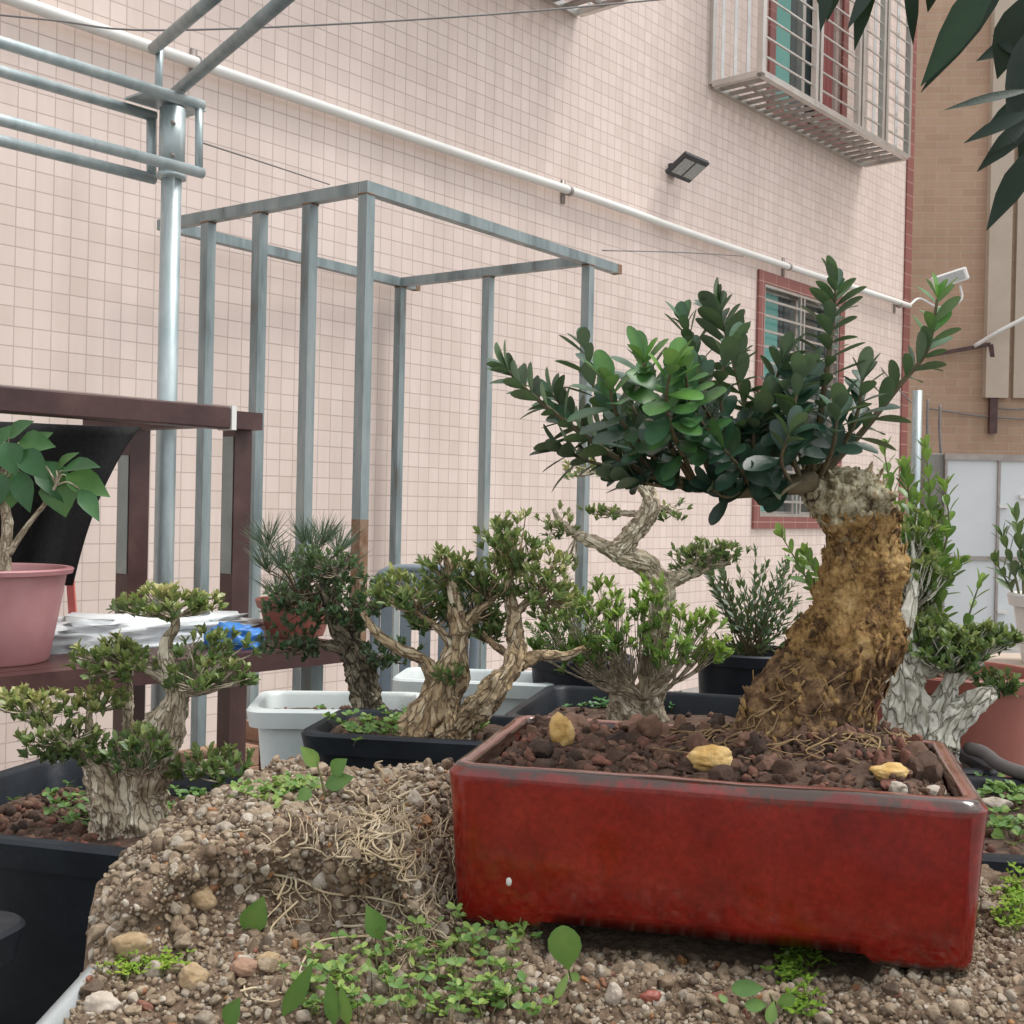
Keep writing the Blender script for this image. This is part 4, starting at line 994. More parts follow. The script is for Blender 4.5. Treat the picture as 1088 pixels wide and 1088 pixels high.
shoot(pp([(790, 520, -.04), (772, 528, -.06), (758, 520, -.07)]), .0018, .001, 4, L0*1.1, W0_, .05, .15, .2, 60)
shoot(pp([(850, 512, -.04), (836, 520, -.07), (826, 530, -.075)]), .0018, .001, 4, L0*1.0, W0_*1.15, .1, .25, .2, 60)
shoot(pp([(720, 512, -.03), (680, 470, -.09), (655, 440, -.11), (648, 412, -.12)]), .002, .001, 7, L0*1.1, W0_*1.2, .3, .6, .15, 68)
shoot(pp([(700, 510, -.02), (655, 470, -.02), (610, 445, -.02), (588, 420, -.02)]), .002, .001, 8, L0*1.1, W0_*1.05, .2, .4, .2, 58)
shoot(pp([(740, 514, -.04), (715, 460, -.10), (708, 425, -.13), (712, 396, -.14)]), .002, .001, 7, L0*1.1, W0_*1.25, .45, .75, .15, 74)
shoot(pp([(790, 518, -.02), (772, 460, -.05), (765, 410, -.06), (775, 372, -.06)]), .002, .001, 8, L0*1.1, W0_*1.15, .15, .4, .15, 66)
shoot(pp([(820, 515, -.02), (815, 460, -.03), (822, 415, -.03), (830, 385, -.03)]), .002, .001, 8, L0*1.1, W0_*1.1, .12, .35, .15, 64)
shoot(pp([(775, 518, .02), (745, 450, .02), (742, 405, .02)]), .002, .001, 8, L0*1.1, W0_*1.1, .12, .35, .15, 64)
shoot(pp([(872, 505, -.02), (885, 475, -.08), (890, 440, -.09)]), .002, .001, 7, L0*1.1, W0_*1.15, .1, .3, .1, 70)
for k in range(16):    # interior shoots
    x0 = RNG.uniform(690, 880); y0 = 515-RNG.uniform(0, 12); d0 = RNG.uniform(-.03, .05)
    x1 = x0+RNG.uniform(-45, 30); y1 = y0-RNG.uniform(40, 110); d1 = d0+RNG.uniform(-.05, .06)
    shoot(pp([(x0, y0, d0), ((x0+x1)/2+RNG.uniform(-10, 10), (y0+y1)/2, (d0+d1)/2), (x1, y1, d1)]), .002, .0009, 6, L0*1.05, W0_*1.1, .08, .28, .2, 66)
obj('branches', wood, MT['twig'], tree); obj('foliage', lv, MT['leafmain'], tree)

# ------------------------------------------------------------------ smaller bonsai
def rosette(lvm, p, ax, n, L, W_, t, rn, spread=55, prof=1):
    for i in range(n):
        pd = unit(np.cross(ax, V3(rn.gauss(0, 1), rn.gauss(0, 1), rn.gauss(0, 1)))); an = math.radians(rn.uniform(12, spread))
        d = ax*math.cos(an)+pd*math.sin(an); s_ = rn.uniform(.65, 1.15)
        lvm.leaf(p-ax*L*rn.uniform(0, .5), d, ax*math.sin(an)-pd*math.cos(an)+UP*.1, L*s_, W_*s_, max(0, min(1, t+rn.uniform(-.18, .18))), .1, .25, prof)
def pad(lvm, wdm, root, c, rx, ry, rz, n, L, W_, t, rn, up=.9):
    """a cloud of leaf rosettes on forking twigs around centre c"""
    root = np.asarray(root); c = np.asarray(c)
    for i in range(n):
        while True:
            u = V3(rn.uniform(-1, 1), rn.uniform(-1, 1), rn.uniform(-1, 1))
            if np.dot(u, u) < 1: break
        q = c+u*V3(rx, ry, rz)
        q = q+V3(rx, ry, rz)*.35*fbm(q, 1.0/max(rx, .01), 3, 2)
        ax = unit(V3(u[0]*.7, u[1]*.7, up+.4*u[2])+V3(rn.gauss(0, .25), rn.gauss(0, .25), 0))
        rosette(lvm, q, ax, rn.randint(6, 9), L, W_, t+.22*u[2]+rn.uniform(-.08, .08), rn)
        if i % 2 == 0:
            mid = (root+q)/2+V3(rn.uniform(-.2, .2)*rx, rn.uniform(-.2, .2)*ry, -.15*rz)
            wdm.tube([root, mid, q], [.0017, .0012, .0007], 4, res=6)
def bonsai(name, label, base, d, trunks, limbs, pads, bark, leafm, L, W_, seed, px=None, tw=None):
    """trunks / limbs: [(px,py,dd,r_px), ...]; pads: (px,py,dd, rx_px, rz_px, n, tint, root index)"""
    rn = random.Random(seed); k = d/FPX
    t = thing(name, P(base[0], base[1], d), label, 'bonsai')
    wm = MB(); tm = MB(); lm = MB()
    for T_ in trunks: wm.tube([P(x, y, d+dd) for x, y, dd, r in T_], [r*k*.87 for *_, r in T_], 72, rough=.22, ridge=.40, seed=rn.uniform(0, 50), res=26*len(T_), twist=1.2)
    obj('trunk', wm, bark, t)
    for T_ in limbs: tm.tube([P(x, y, d+dd) for x, y, dd, r in T_], [r*k for *_, r in T_], 20, rough=.25, ridge=.28, seed=rn.uniform(0, 50), res=12*len(T_))
    for (x, y, dd, rx, rz, n, ti, rt) in pads:
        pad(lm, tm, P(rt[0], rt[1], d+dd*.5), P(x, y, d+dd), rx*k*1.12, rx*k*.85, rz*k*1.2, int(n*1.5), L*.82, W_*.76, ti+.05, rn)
    obj('limbs', tm, tw or bark, t); obj('foliage', lm, leafm, t)
    return t
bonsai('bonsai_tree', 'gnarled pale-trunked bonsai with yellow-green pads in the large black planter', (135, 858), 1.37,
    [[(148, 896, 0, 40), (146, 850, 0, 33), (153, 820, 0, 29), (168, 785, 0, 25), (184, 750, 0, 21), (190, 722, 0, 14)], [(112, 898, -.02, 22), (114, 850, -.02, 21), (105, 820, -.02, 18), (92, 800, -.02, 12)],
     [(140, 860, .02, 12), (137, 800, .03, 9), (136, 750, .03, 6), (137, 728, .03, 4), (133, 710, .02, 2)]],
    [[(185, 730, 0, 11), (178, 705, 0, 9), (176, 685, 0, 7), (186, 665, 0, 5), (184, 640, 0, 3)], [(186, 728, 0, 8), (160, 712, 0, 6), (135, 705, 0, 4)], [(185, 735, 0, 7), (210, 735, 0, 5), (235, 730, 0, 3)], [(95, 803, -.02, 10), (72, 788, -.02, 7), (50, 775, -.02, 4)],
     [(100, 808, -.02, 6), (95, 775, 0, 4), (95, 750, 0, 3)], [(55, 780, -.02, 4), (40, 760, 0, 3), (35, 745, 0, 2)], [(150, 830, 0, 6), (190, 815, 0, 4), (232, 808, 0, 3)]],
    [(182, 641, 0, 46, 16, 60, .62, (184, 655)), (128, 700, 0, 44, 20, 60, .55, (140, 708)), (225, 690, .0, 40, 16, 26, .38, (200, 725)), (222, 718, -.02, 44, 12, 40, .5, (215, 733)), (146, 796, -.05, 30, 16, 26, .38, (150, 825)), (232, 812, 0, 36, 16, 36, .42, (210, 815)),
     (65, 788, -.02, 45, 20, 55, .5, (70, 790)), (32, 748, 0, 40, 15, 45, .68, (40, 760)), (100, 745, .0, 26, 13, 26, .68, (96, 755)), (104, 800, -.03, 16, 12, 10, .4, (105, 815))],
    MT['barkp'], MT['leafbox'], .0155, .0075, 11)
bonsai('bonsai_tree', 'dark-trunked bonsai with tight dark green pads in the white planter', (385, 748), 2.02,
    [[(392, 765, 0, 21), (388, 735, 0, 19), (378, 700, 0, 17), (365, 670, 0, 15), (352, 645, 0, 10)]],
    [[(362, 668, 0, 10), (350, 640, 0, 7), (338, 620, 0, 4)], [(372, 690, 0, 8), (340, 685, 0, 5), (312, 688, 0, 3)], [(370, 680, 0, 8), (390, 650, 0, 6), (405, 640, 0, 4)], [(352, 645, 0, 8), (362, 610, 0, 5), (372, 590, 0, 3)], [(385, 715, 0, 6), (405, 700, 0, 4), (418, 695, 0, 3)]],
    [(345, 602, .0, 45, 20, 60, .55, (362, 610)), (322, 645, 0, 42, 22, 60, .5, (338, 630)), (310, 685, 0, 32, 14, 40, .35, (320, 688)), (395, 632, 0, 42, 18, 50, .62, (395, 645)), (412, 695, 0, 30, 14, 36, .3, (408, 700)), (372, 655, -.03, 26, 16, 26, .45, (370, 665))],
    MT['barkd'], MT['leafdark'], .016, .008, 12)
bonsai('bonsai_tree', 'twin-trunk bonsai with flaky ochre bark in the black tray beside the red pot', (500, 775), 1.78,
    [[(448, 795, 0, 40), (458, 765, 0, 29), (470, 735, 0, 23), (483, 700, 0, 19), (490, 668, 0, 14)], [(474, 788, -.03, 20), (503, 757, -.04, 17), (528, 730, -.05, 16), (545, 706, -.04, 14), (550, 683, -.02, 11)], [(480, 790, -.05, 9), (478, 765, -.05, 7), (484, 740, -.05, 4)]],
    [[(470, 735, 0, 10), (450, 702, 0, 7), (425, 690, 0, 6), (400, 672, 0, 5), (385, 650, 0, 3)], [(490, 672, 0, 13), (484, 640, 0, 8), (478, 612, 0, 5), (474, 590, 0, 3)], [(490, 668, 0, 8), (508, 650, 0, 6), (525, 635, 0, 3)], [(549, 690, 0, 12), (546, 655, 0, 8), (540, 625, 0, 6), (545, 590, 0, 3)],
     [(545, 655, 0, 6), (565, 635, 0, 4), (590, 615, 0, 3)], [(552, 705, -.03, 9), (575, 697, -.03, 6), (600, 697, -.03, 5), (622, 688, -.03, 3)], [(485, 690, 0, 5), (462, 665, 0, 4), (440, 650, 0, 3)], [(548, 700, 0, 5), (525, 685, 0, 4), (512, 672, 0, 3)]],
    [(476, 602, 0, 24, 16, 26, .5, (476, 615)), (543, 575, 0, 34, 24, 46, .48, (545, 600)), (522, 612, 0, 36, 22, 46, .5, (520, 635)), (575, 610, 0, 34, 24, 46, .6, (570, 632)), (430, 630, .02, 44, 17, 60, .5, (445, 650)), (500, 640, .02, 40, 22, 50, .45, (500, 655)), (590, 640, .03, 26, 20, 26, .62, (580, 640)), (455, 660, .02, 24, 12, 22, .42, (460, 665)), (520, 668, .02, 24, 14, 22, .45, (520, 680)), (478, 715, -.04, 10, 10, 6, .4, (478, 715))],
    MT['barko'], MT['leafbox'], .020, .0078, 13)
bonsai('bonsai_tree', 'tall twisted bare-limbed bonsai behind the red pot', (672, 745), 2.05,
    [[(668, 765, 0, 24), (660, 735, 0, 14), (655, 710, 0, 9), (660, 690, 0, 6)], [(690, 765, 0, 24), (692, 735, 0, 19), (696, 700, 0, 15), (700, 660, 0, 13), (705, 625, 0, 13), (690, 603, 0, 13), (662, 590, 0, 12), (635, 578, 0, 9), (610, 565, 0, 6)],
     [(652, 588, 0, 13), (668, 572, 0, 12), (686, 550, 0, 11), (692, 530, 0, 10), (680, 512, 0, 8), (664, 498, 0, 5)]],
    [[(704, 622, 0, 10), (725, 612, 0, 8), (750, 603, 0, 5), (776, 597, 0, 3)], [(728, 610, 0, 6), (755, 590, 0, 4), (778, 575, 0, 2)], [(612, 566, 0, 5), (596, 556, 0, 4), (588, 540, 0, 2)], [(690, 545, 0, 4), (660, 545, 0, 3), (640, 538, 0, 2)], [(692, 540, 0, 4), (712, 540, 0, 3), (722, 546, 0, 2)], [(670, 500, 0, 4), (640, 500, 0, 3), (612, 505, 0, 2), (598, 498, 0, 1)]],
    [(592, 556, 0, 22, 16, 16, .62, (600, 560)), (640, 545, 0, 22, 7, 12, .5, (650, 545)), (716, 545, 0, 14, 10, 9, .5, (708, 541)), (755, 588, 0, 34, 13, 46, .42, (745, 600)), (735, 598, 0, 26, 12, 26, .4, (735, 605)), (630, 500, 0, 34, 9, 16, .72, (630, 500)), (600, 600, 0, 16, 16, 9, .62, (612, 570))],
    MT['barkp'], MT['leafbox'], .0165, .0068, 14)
def shrub(name, label, base, d, shoots, leafm, twm, L, W_, seed, n, ang=45, prof=0, cat='shrub', r0=.003, t0=.3, t1=.6, start=.15, curl=.1):
    rn = random.Random(seed); t = thing(name, P(base[0], base[1], d), label, cat); wm = MB(); lm = MB()
    for s_ in shoots:
        pts = [P(x, y, d+dd) for x, y, dd in s_]; L_ = sum(np.linalg.norm(pts[i+1]-pts[i]) for i in range(len(pts)-1))
        shoot(pts, r0, r0*.35, max(3, int(L_*n)), L, W_, t0, t1, start, ang, True, lm, wm, prof, curl, .35, rn, .1)
    obj('stems', wm, twm, t); obj('foliage', lm, leafm, t); return t
rn = random.Random(5)
t = thing('box_shrub', P(690, 752, 2.0), 'bright yellow-green box shoots around the foot of the twisted bonsai', 'shrub'); wm = MB(); lm = MB()
for (x, y, dd, rx, rz, n, ti) in ((598, 650, .02, 24, 22, 22, .45), (640, 640, 0, 26, 26, 30, .6), (690, 645, -.03, 26, 26, 30, .5), (738, 662, 0, 28, 20, 28, .6), (620, 690, 0, 30, 20, 30, .35), (660, 672, -.05, 26, 22, 26, .5), (712, 690, -.05, 28, 20, 28, .4), (752, 695, .02, 22, 16, 20, .65), (575, 680, .03, 18, 18, 14, .3)):
    k = 2.0/FPX; pad(lm, wm, P(682+(x-682)*.45, 728, 2.0+dd*.5), P(x, y, 2.0+dd), rx*k, rx*k*.9, rz*k, int(n*1.25), .0185, .0066, ti, rn, 1.2)
    wm.tube([P(684, 742, 2.0), P(682+(x-682)*.45, 728, 2.0+dd*.5), P((682+x)/2, (728+y)/2, 2.0+dd*.8)], [.006, .004, .002], 8, rough=.2)
obj('stems', wm, MT['barkp'], t); obj('foliage', lm, MT['leafbright'], t)
sh = []
for k in range(46):
    x = rn.uniform(560, 650); y = rn.uniform(628, 715); d0 = rn.uniform(-.07, .07)
    sh.append([(612+rn.uniform(-15, 15), 722, d0*.3), ((612+x)/2, (722+y)/2, d0*.7), (x, y, d0)])
shrub('conifer_shrub', 'dense brownish-green shrub in a black pot behind the twisted bonsai', (612, 722), 2.44, sh, MT['leafbox'], MT['twig'], .016, .0055, 22, 110, 50, 1, 'shrub', .002, .15, .5, .3)
sh = []
for k in range(46):
    x = rn.uniform(745, 850); y = rn.uniform(585, 690); d0 = rn.uniform(-.1, .1)
    sh.append([(797+rn.uniform(-14, 14), 700, d0*.3), ((797+x)/2+rn.uniform(-8, 8), (700+y)/2, d0*.7), (x, y, d0)])
shrub('small_leaved_plant', 'slender plant with tiny grey-green leaves in a black round pot', (797, 708), 2.38, sh, MT['leafdark'], MT['twig'], .024, .0075, 23, 55, 42, 3, 'plant', .0018, .35, .8, .25)
# carved white-trunk bonsai with upright shoots, right of the stump
bonsai('bonsai_tree', 'carved silver-trunked bonsai with flat dark pads right of the stump', (985, 790), 1.68,
    [[(955, 815, 0, 34), (958, 780, 0, 30), (962, 745, 0, 27), (958, 705, 0, 22), (960, 670, 0, 14), (968, 640, 0, 9), (972, 605, .02, 5), (970, 575, .03, 2)], [(985, 815, 0, 36), (985, 785, 0, 28), (995, 758, 0, 18), (1008, 735, 0, 13), (1012, 712, 0, 8)], [(990, 800, -.02, 24), (1015, 765, -.02, 17), (1040, 742, -.02, 13), (1056, 735, -.02, 8)]],
    [[(965, 690, 0, 10), (985, 715, 0, 8), (1000, 700, 0, 5)], [(1010, 730, 0, 7), (1030, 712, 0, 5), (1045, 705, 0, 3)], [(1050, 737, -.02, 6), (1062, 730, 0, 4), (1070, 728, 0, 3)]],
    [(1010, 690, 0, 46, 18, 90, .45, (1005, 712)), (1045, 680, 0, 30, 13, 46, .5, (1030, 700)), (1060, 728, 0, 24, 12, 28, .42, (1058, 734)), (985, 672, .02, 34, 18, 46, .42, (985, 690)), (975, 612, .04, 34, 22, 50, .5, (970, 645)), (965, 570, .05, 28, 20, 30, .5, (968, 600))],
    MT['barkg'], MT['leafbox'], .018, .009, 15)
rnx = random.Random(91).uniform
shrub('box_shrub', 'tall upright box shoots between the stump and the grey gate', (968, 660), 1.78,
    [[(rnx(945, 1000), 668, 0), (rnx(935, 1000), 610, rnx(-.05, .08)), (rnx(935, 1000), rnx(500, 580), rnx(-.05, .08))] for _ in range(12)]+[[(968, 665, 0), (962, 600, 0), (950, 540, 0), (940, 482, 0)], [(975, 665, 0), (985, 600, 0), (988, 540, 0), (984, 478, 0)], [(968, 665, .03), (970, 590, .03), (966, 530, .03), (962, 500, .03)], [(978, 660, 0), (996, 610, 0), (1008, 560, 0), (1004, 520, 0)],
     [(972, 665, 0), (1000, 630, 0), (1018, 600, 0)], [(960, 665, 0), (950, 620, 0), (944, 570, 0)], [(940, 668, 0), (905, 660, .02), (868, 630, .02), (832, 572, .02)], [(940, 665, 0), (900, 640, .02), (868, 610, .02), (856, 590, .02)], [(1005, 712, -.03), (1022, 675, -.03), (1040, 622, -.03)], [(990, 680, -.03), (1000, 650, -.03), (990, 600, -.03)]],
    MT['leafbright'], MT['twigg'], .030, .0125, 24, 70, 42, 0, 'shrub', .0028, .15, .55, .15)
shrub('box_shrub', 'green leafy shoots in the white pot at the right edge', (1088, 640), 2.25,
    [[(1086, 648, 0), (1078, 610, 0), (1066, 572, 0)], [(1088, 648, 0), (1086, 600, 0), (1080, 552, 0)], [(1090, 648, 0), (1100, 600, 0), (1105, 560, 0)], [(1085, 648, .03), (1072, 622, .03), (1060, 600, .03)], [(1090, 648, -.03), (1092, 610, -.03), (1096, 570, -.03)]],
    MT['leafbox'], MT['twigg'], .040, .014, 25, 55, 45, 0, 'shrub', .003, .1, .4, .3)
# pine at the end of the rack
t = thing('pine_tree', P(312, 655, 3.22), 'small pine with long grey-green needles in the terracotta-coloured pot on the rack', 'pine')
wm = MB(); lm = MB(); rn = random.Random(31)
wm.tube([P(324, 668, 3.22), P(326, 630, 3.22), P(330, 600, 3.22), P(332, 575, 3.22)], [.012, .009, .006, .003], 8, rough=.3)
for k in range(26):
    x = rn.uniform(282, 372); y = rn.uniform(575, 640); q = P(x, y, 3.22+rn.uniform(-.1, .1)); wm.tube([P(318, 635, 3.22), (P(318, 625, 3.22)+q)/2, q], [.003, .002, .0015], 5)
    for i in range(46):
        ax = unit(V3(rn.gauss(0, .55)+(x-318)*.008, rn.gauss(0, .5), .9)); ln = rn.uniform(.06, .105)
        lm.leaf(q, ax, V3(rn.gauss(0, 1), rn.gauss(0, 1), .2), ln, .0022, rn.random(), rn.uniform(-.1, .15), 0, 4)
obj('branches', wm, MT['twig'], t); obj('needles', lm, MT['needle'], t)
# broad-leaved plant in the pink pot
t = thing('broad_leaved_plant', P(5, 622, 2.66), 'young plant with broad pointed leaves and a pale stem in the pink pot', 'plant')
wm = MB(); lm = MB(); rn = random.Random(33); DP = 2.62
wm.tube([P(6, 630, DP), P(5, 590, DP), P(8, 555, DP), P(0, 520, DP)], [.014, .013, .012, .008], 10, rough=.15)
wm.tube([P(8, 590, DP), P(28, 560, DP), P(48, 535, DP), P(60, 515, DP)], [.008, .006, .005, .004], 8, rough=.15)
wm.tube([P(2, 545, DP), P(-30, 500, DP), P(-50, 470, DP)], [.009, .007, .005], 8)
hand = [((20, 470), (52, 470), .95), ((30, 480), (48, 458), .8), ((12, 500), (12, 535), 1.2), ((40, 490), (75, 530), 1.15), ((62, 505), (66, 545), 1.3), ((70, 505), (112, 520), 1.15), ((66, 500), (100, 488), .9), ((85, 520), (104, 548), .75), ((20, 500), (28, 540), .9), ((50, 500), (20, 480), .7), ((5, 470), (14, 500), 1.1), ((10, 465), (28, 445), .7), ((-10, 480), (10, 450), .8), ((-5, 500), (-10, 540), 1.2), ((60, 500), (76, 478), .55), ((22, 478), (46, 505), 1.0), ((-20, 470), (-40, 500), 1.2), ((-30, 460), (-50, 440), 1.0)]
for (a, b, s_) in hand:
    dd = rn.uniform(-.06, .06); p = P(a[0], a[1], DP+dd); q = P(b[0], b[1], DP+dd-.03)
    v = q-p; lm.leaf(p, v, V3(0, -.75, .65)+V3(rn.gauss(0, .25), 0, rn.gauss(0, .2)), np.linalg.norm(v)*1.02, .062*s_*rn.uniform(.9, 1.1), rn.uniform(.3, .75), .25, .3, 2)
    src = P(60, 515, DP) if a[0] > 35 else P(0, 520, DP); wm.tube([src, (src+p)/2+UP*.01, p], [.0028, .002, .0016], 5)
obj('stem', wm, MT['barkp'], t); obj('foliage', lm, MT['leafbroad'], t)
# branch of an overhanging tree, top right: enters from the right, out of the frame
t = thing('overhanging_tree', V3(1.9, 1.7, 0), 'dark long-leaved branch hanging in from the top right', 'tree')
wm = MB(); lm = MB(); DL = 1.45
wm.tube([V3(1.9, 1.75, 0), V3(1.93, 1.7, .8), V3(1.85, 1.62, 1.6), V3(1.55, 1.52, 2.0), P(1330, -160, DL), P(1200, -60, DL), P(1110, 0, DL), P(1092, 60, DL), P(1090, 110, DL)], [.06, .055, .045, .03, .022, .014, .009, .006, .004], 10, rough=.1)
wm.tube([P(1200, -60, DL), P(1100, -70, DL), P(1010, -50, DL), P(940, -40, DL), P(880, -45, DL)], [.01, .008, .006, .004, .003], 8)
hl = [((1060, -40), (985, 85), 48, .8), ((1075, -30), (983, 92), 30, .3), ((1090, -5), (1060, 80), 52, .25), ((1095, 40), (1038, 62), 36, .55), ((1098, 95), (1006, 112), 18, .45), ((1098, 118), (1026, 148), 26, .3), ((1100, 128), (1040, 178), 30, .25), ((1092, 130), (1052, 160), 22, .3), ((1108, 150), (1050, 238), 40, .2), ((1095, 30), (1075, 130), 50, .15), ((1090, 90), (1082, 150), 40, .2), ((1110, 100), (1085, 178), 40, .4),
      ((885, -40), (872, 30), 22, .35), ((930, -45), (908, 50), 26, .25), ((965, -45), (972, 45), 22, .3), ((900, -40), (878, 22), 18, .3), ((1000, -40), (985, 12), 24, .3), ((940, -40), (902, 26), 22, .25), ((1080, 60), (1055, 36), 14, .3), ((1120, 30), (1068, 60), 40, .3), ((860, -40), (876, 14), 16, .3), ((1110, 10), (1080, 60), 40, .3), ((1094, 100), (1050, 132), 20, .5)]
for (a, b, wpx, ti) in hl:
    dd = RNG.uniform(-.07, .07); p = P(a[0], a[1], DL+dd); q = P(b[0], b[1], DL+dd+RNG.uniform(-.03, .03)); v = q-p
    lm.leaf(p, v, V3(RNG.gauss(0, .2), -.8, .5), np.linalg.norm(v)*1.03, wpx*.74*DL/FPX, ti, .06, .2, 3)
cr = random.Random(77)
for k in range(420):   # unseen crown of this branch, added above and behind the eye to shade it
    c = V3(cr.uniform(.85, 2.6), cr.uniform(-.9, 1.9), cr.uniform(2.15, 3.0)); d = V3(cr.gauss(0, 1), cr.gauss(0, 1), -.5)
    if c[1] > .3 and (c[2]-CH)/c[1] < .56 and c[0]/c[1] < .62: continue
    lm.leaf(c, d, V3(cr.gauss(0, .3), cr.gauss(0, .3), 1), cr.uniform(.12, .2), cr.uniform(.03, .05), cr.random(), .1, .2, 3)
wm.tube([V3(1.55, 1.52, 2.0), V3(1.4, .9, 2.5), V3(1.2, .2, 2.7), V3(1.0, -.4, 2.6)], [.03, .022, .014, .006], 8)
wm.tube([V3(1.3, .9, 2.5), V3(1.6, .2, 2.8), V3(1.8, -.5, 2.7)], [.02, .014, .006], 8)
obj('trunk', wm, MT['twig'], t); obj('leaves', lm, MT['leafmango'], t)

# ------------------------------------------------------------------ clutter on and behind the rack
def blob(name, c, ax, ay, az, mat, seed, amp=.18, parent=None, freq=1.6, **k):
    v, f = ico(4); m = MB(); vv = []
    for p in v:
        s_ = 1+amp*fbm(p, freq, seed, 4); q = np.sign(p)*np.abs(p)**.75*s_
        z = max(q[2], -.55); vv.append(np.asarray(c)+np.asarray(ax)*q[0]+np.asarray(ay)*q[1]+np.asarray(az)*z)
    m.block(np.array(vv), f, np.full(len(vv), .5)); return obj(name, m, mat, parent, **k)
sc_ = rp(.50, 0, ZS)-WN*.33
sk = thing('sack', V3(sc_[0], sc_[1], ZS), 'crumpled white sack with a blue end lying on the rack shelf', 'sack')
blob('sack_body', V3(sc_[0], sc_[1], ZS+.024), WD*.34, WN*.13, UP*.044, MT['sack'], 3, .36, sk, 4.2)
e = P(248, 694, 2.93)
blob('blue_end', V3(e[0], e[1], ZS+.02), V3(.064, 0, 0), V3(0, .05, 0), UP*.036, MT['blue'], 8, .32, sk, 2.2)
m = MB(); m.bar(P(74, 606, 3.02), P(80, 690, 3.02), .018, .01)
obj('plastic_stake', m, MT['redp'], label='pink-red plastic stake leaning behind the pink pot', cat='stake', smooth=False)
# grey plastic crate tipped on its side behind the bonsai
t = thing('plastic_crate', G(450, 2.66, 0)*V3(1, 1, 0)+V3(0, .2, 0), 'grey plastic stool behind the twin-trunk bonsai', 'stool')
t['label'] = 'grey slatted plastic chair behind the twin-trunk bonsai'; t['category'] = 'chair'; t.name = 'plastic_chair'
cx0, cx1 = G(402, 2.95, 0)[0], G(505, 2.95, 0)[0]; zb_ = P(450, 607, 2.95)[2]
m = MB()
m.tube([V3(cx0, 2.95, zb_-.36), V3(cx0-.004, 2.97, zb_-.1), V3(cx0+.01, 2.98, zb_-.01), V3((cx0+cx1)/2, 2.985, zb_+.003), V3(cx1-.01, 2.98, zb_-.01), V3(cx1+.004, 2.97, zb_-.1), V3(cx1, 2.95, zb_-.36)], [.012]*7, 10); obj('back_frame', m, MT['greyp'], t)
m = MB()
for i in range(5):
    x = cx0+(cx1-cx0)*(i+.5)/5; m.box(V3(x, 2.97, zb_-.18), V3(.014, 0, 0), V3(0, .006, 0), V3(0, 0, .165))
m.box(V3((cx0+cx1)/2, 2.977, zb_-.035), V3((cx1-cx0)/2-.008, 0, 0), V3(0, .005, 0), V3(0, 0, .03)); obj('backrest', m, MT['greyp'], t, False)
m = MB(); zz = zb_-.36; m.box(V3((cx0+cx1)/2, 2.81, zz), V3((cx1-cx0)/2+.02, 0, 0), V3(0, .16, 0), V3(0, 0, .014)); bevel(obj('seat', m, MT['greyp'], t, False), .01)
for x in (cx0, cx1):
    for y in (2.68, 2.94):
        m = MB(); m.bar(V3(x+(.03 if x > -.2 else -.03), y, 0), V3(x, y, zz-.015), .032); obj('leg', m, MT['greyp'], t, False)
# brick pile at the foot of the wall
rn = random.Random(9); bx = G(272, 3.75, 0)[0]
for k in range(9):
    for j in range(2):
        if k == 8 and j == 1: continue
        m = MB(); yaw = rn.uniform(-.06, .06)+PHI; c = V3(bx+.0, 3.75, .032+.062*k)+V3(math.sin(PHI), math.cos(PHI), 0)*(.125*(1 if j else -1))*-1
        ax = V3(math.sin(yaw), math.cos(yaw), 0); ay = V3(math.cos(yaw), -math.sin(yaw), 0)
        m.box(c, ax*.115, ay*.055, UP*.0305); 
        bevel(obj('brick', m, MT['brickr'], label='old red-brown brick in the stack behind the white planter', cat='brick', group='bricks stacked by the wall', smooth=False), .003)
# hose along the bench, right
m = MB(); m.tube([G(1030, 1.66, -.32), G(1046, 1.62, -.318), G(1066, 1.57, -.325), G(1105, 1.52, -.327), G(1160, 1.5, -.33)], [.009]*5, 12, res=24); obj('hose', m, MT['hose'], label='grey hose lying along the weedy planter at the right', cat='hose')
lump('stone', P(1057, 858, 1.46)*V3(1, 1, 0)+V3(0, 0, ZR-.012), .012, MT['pstone'], 'flat pinkish stone on the weedy planter at the right edge', 'stone', None, 33, (1.5, 1, .6), .25)

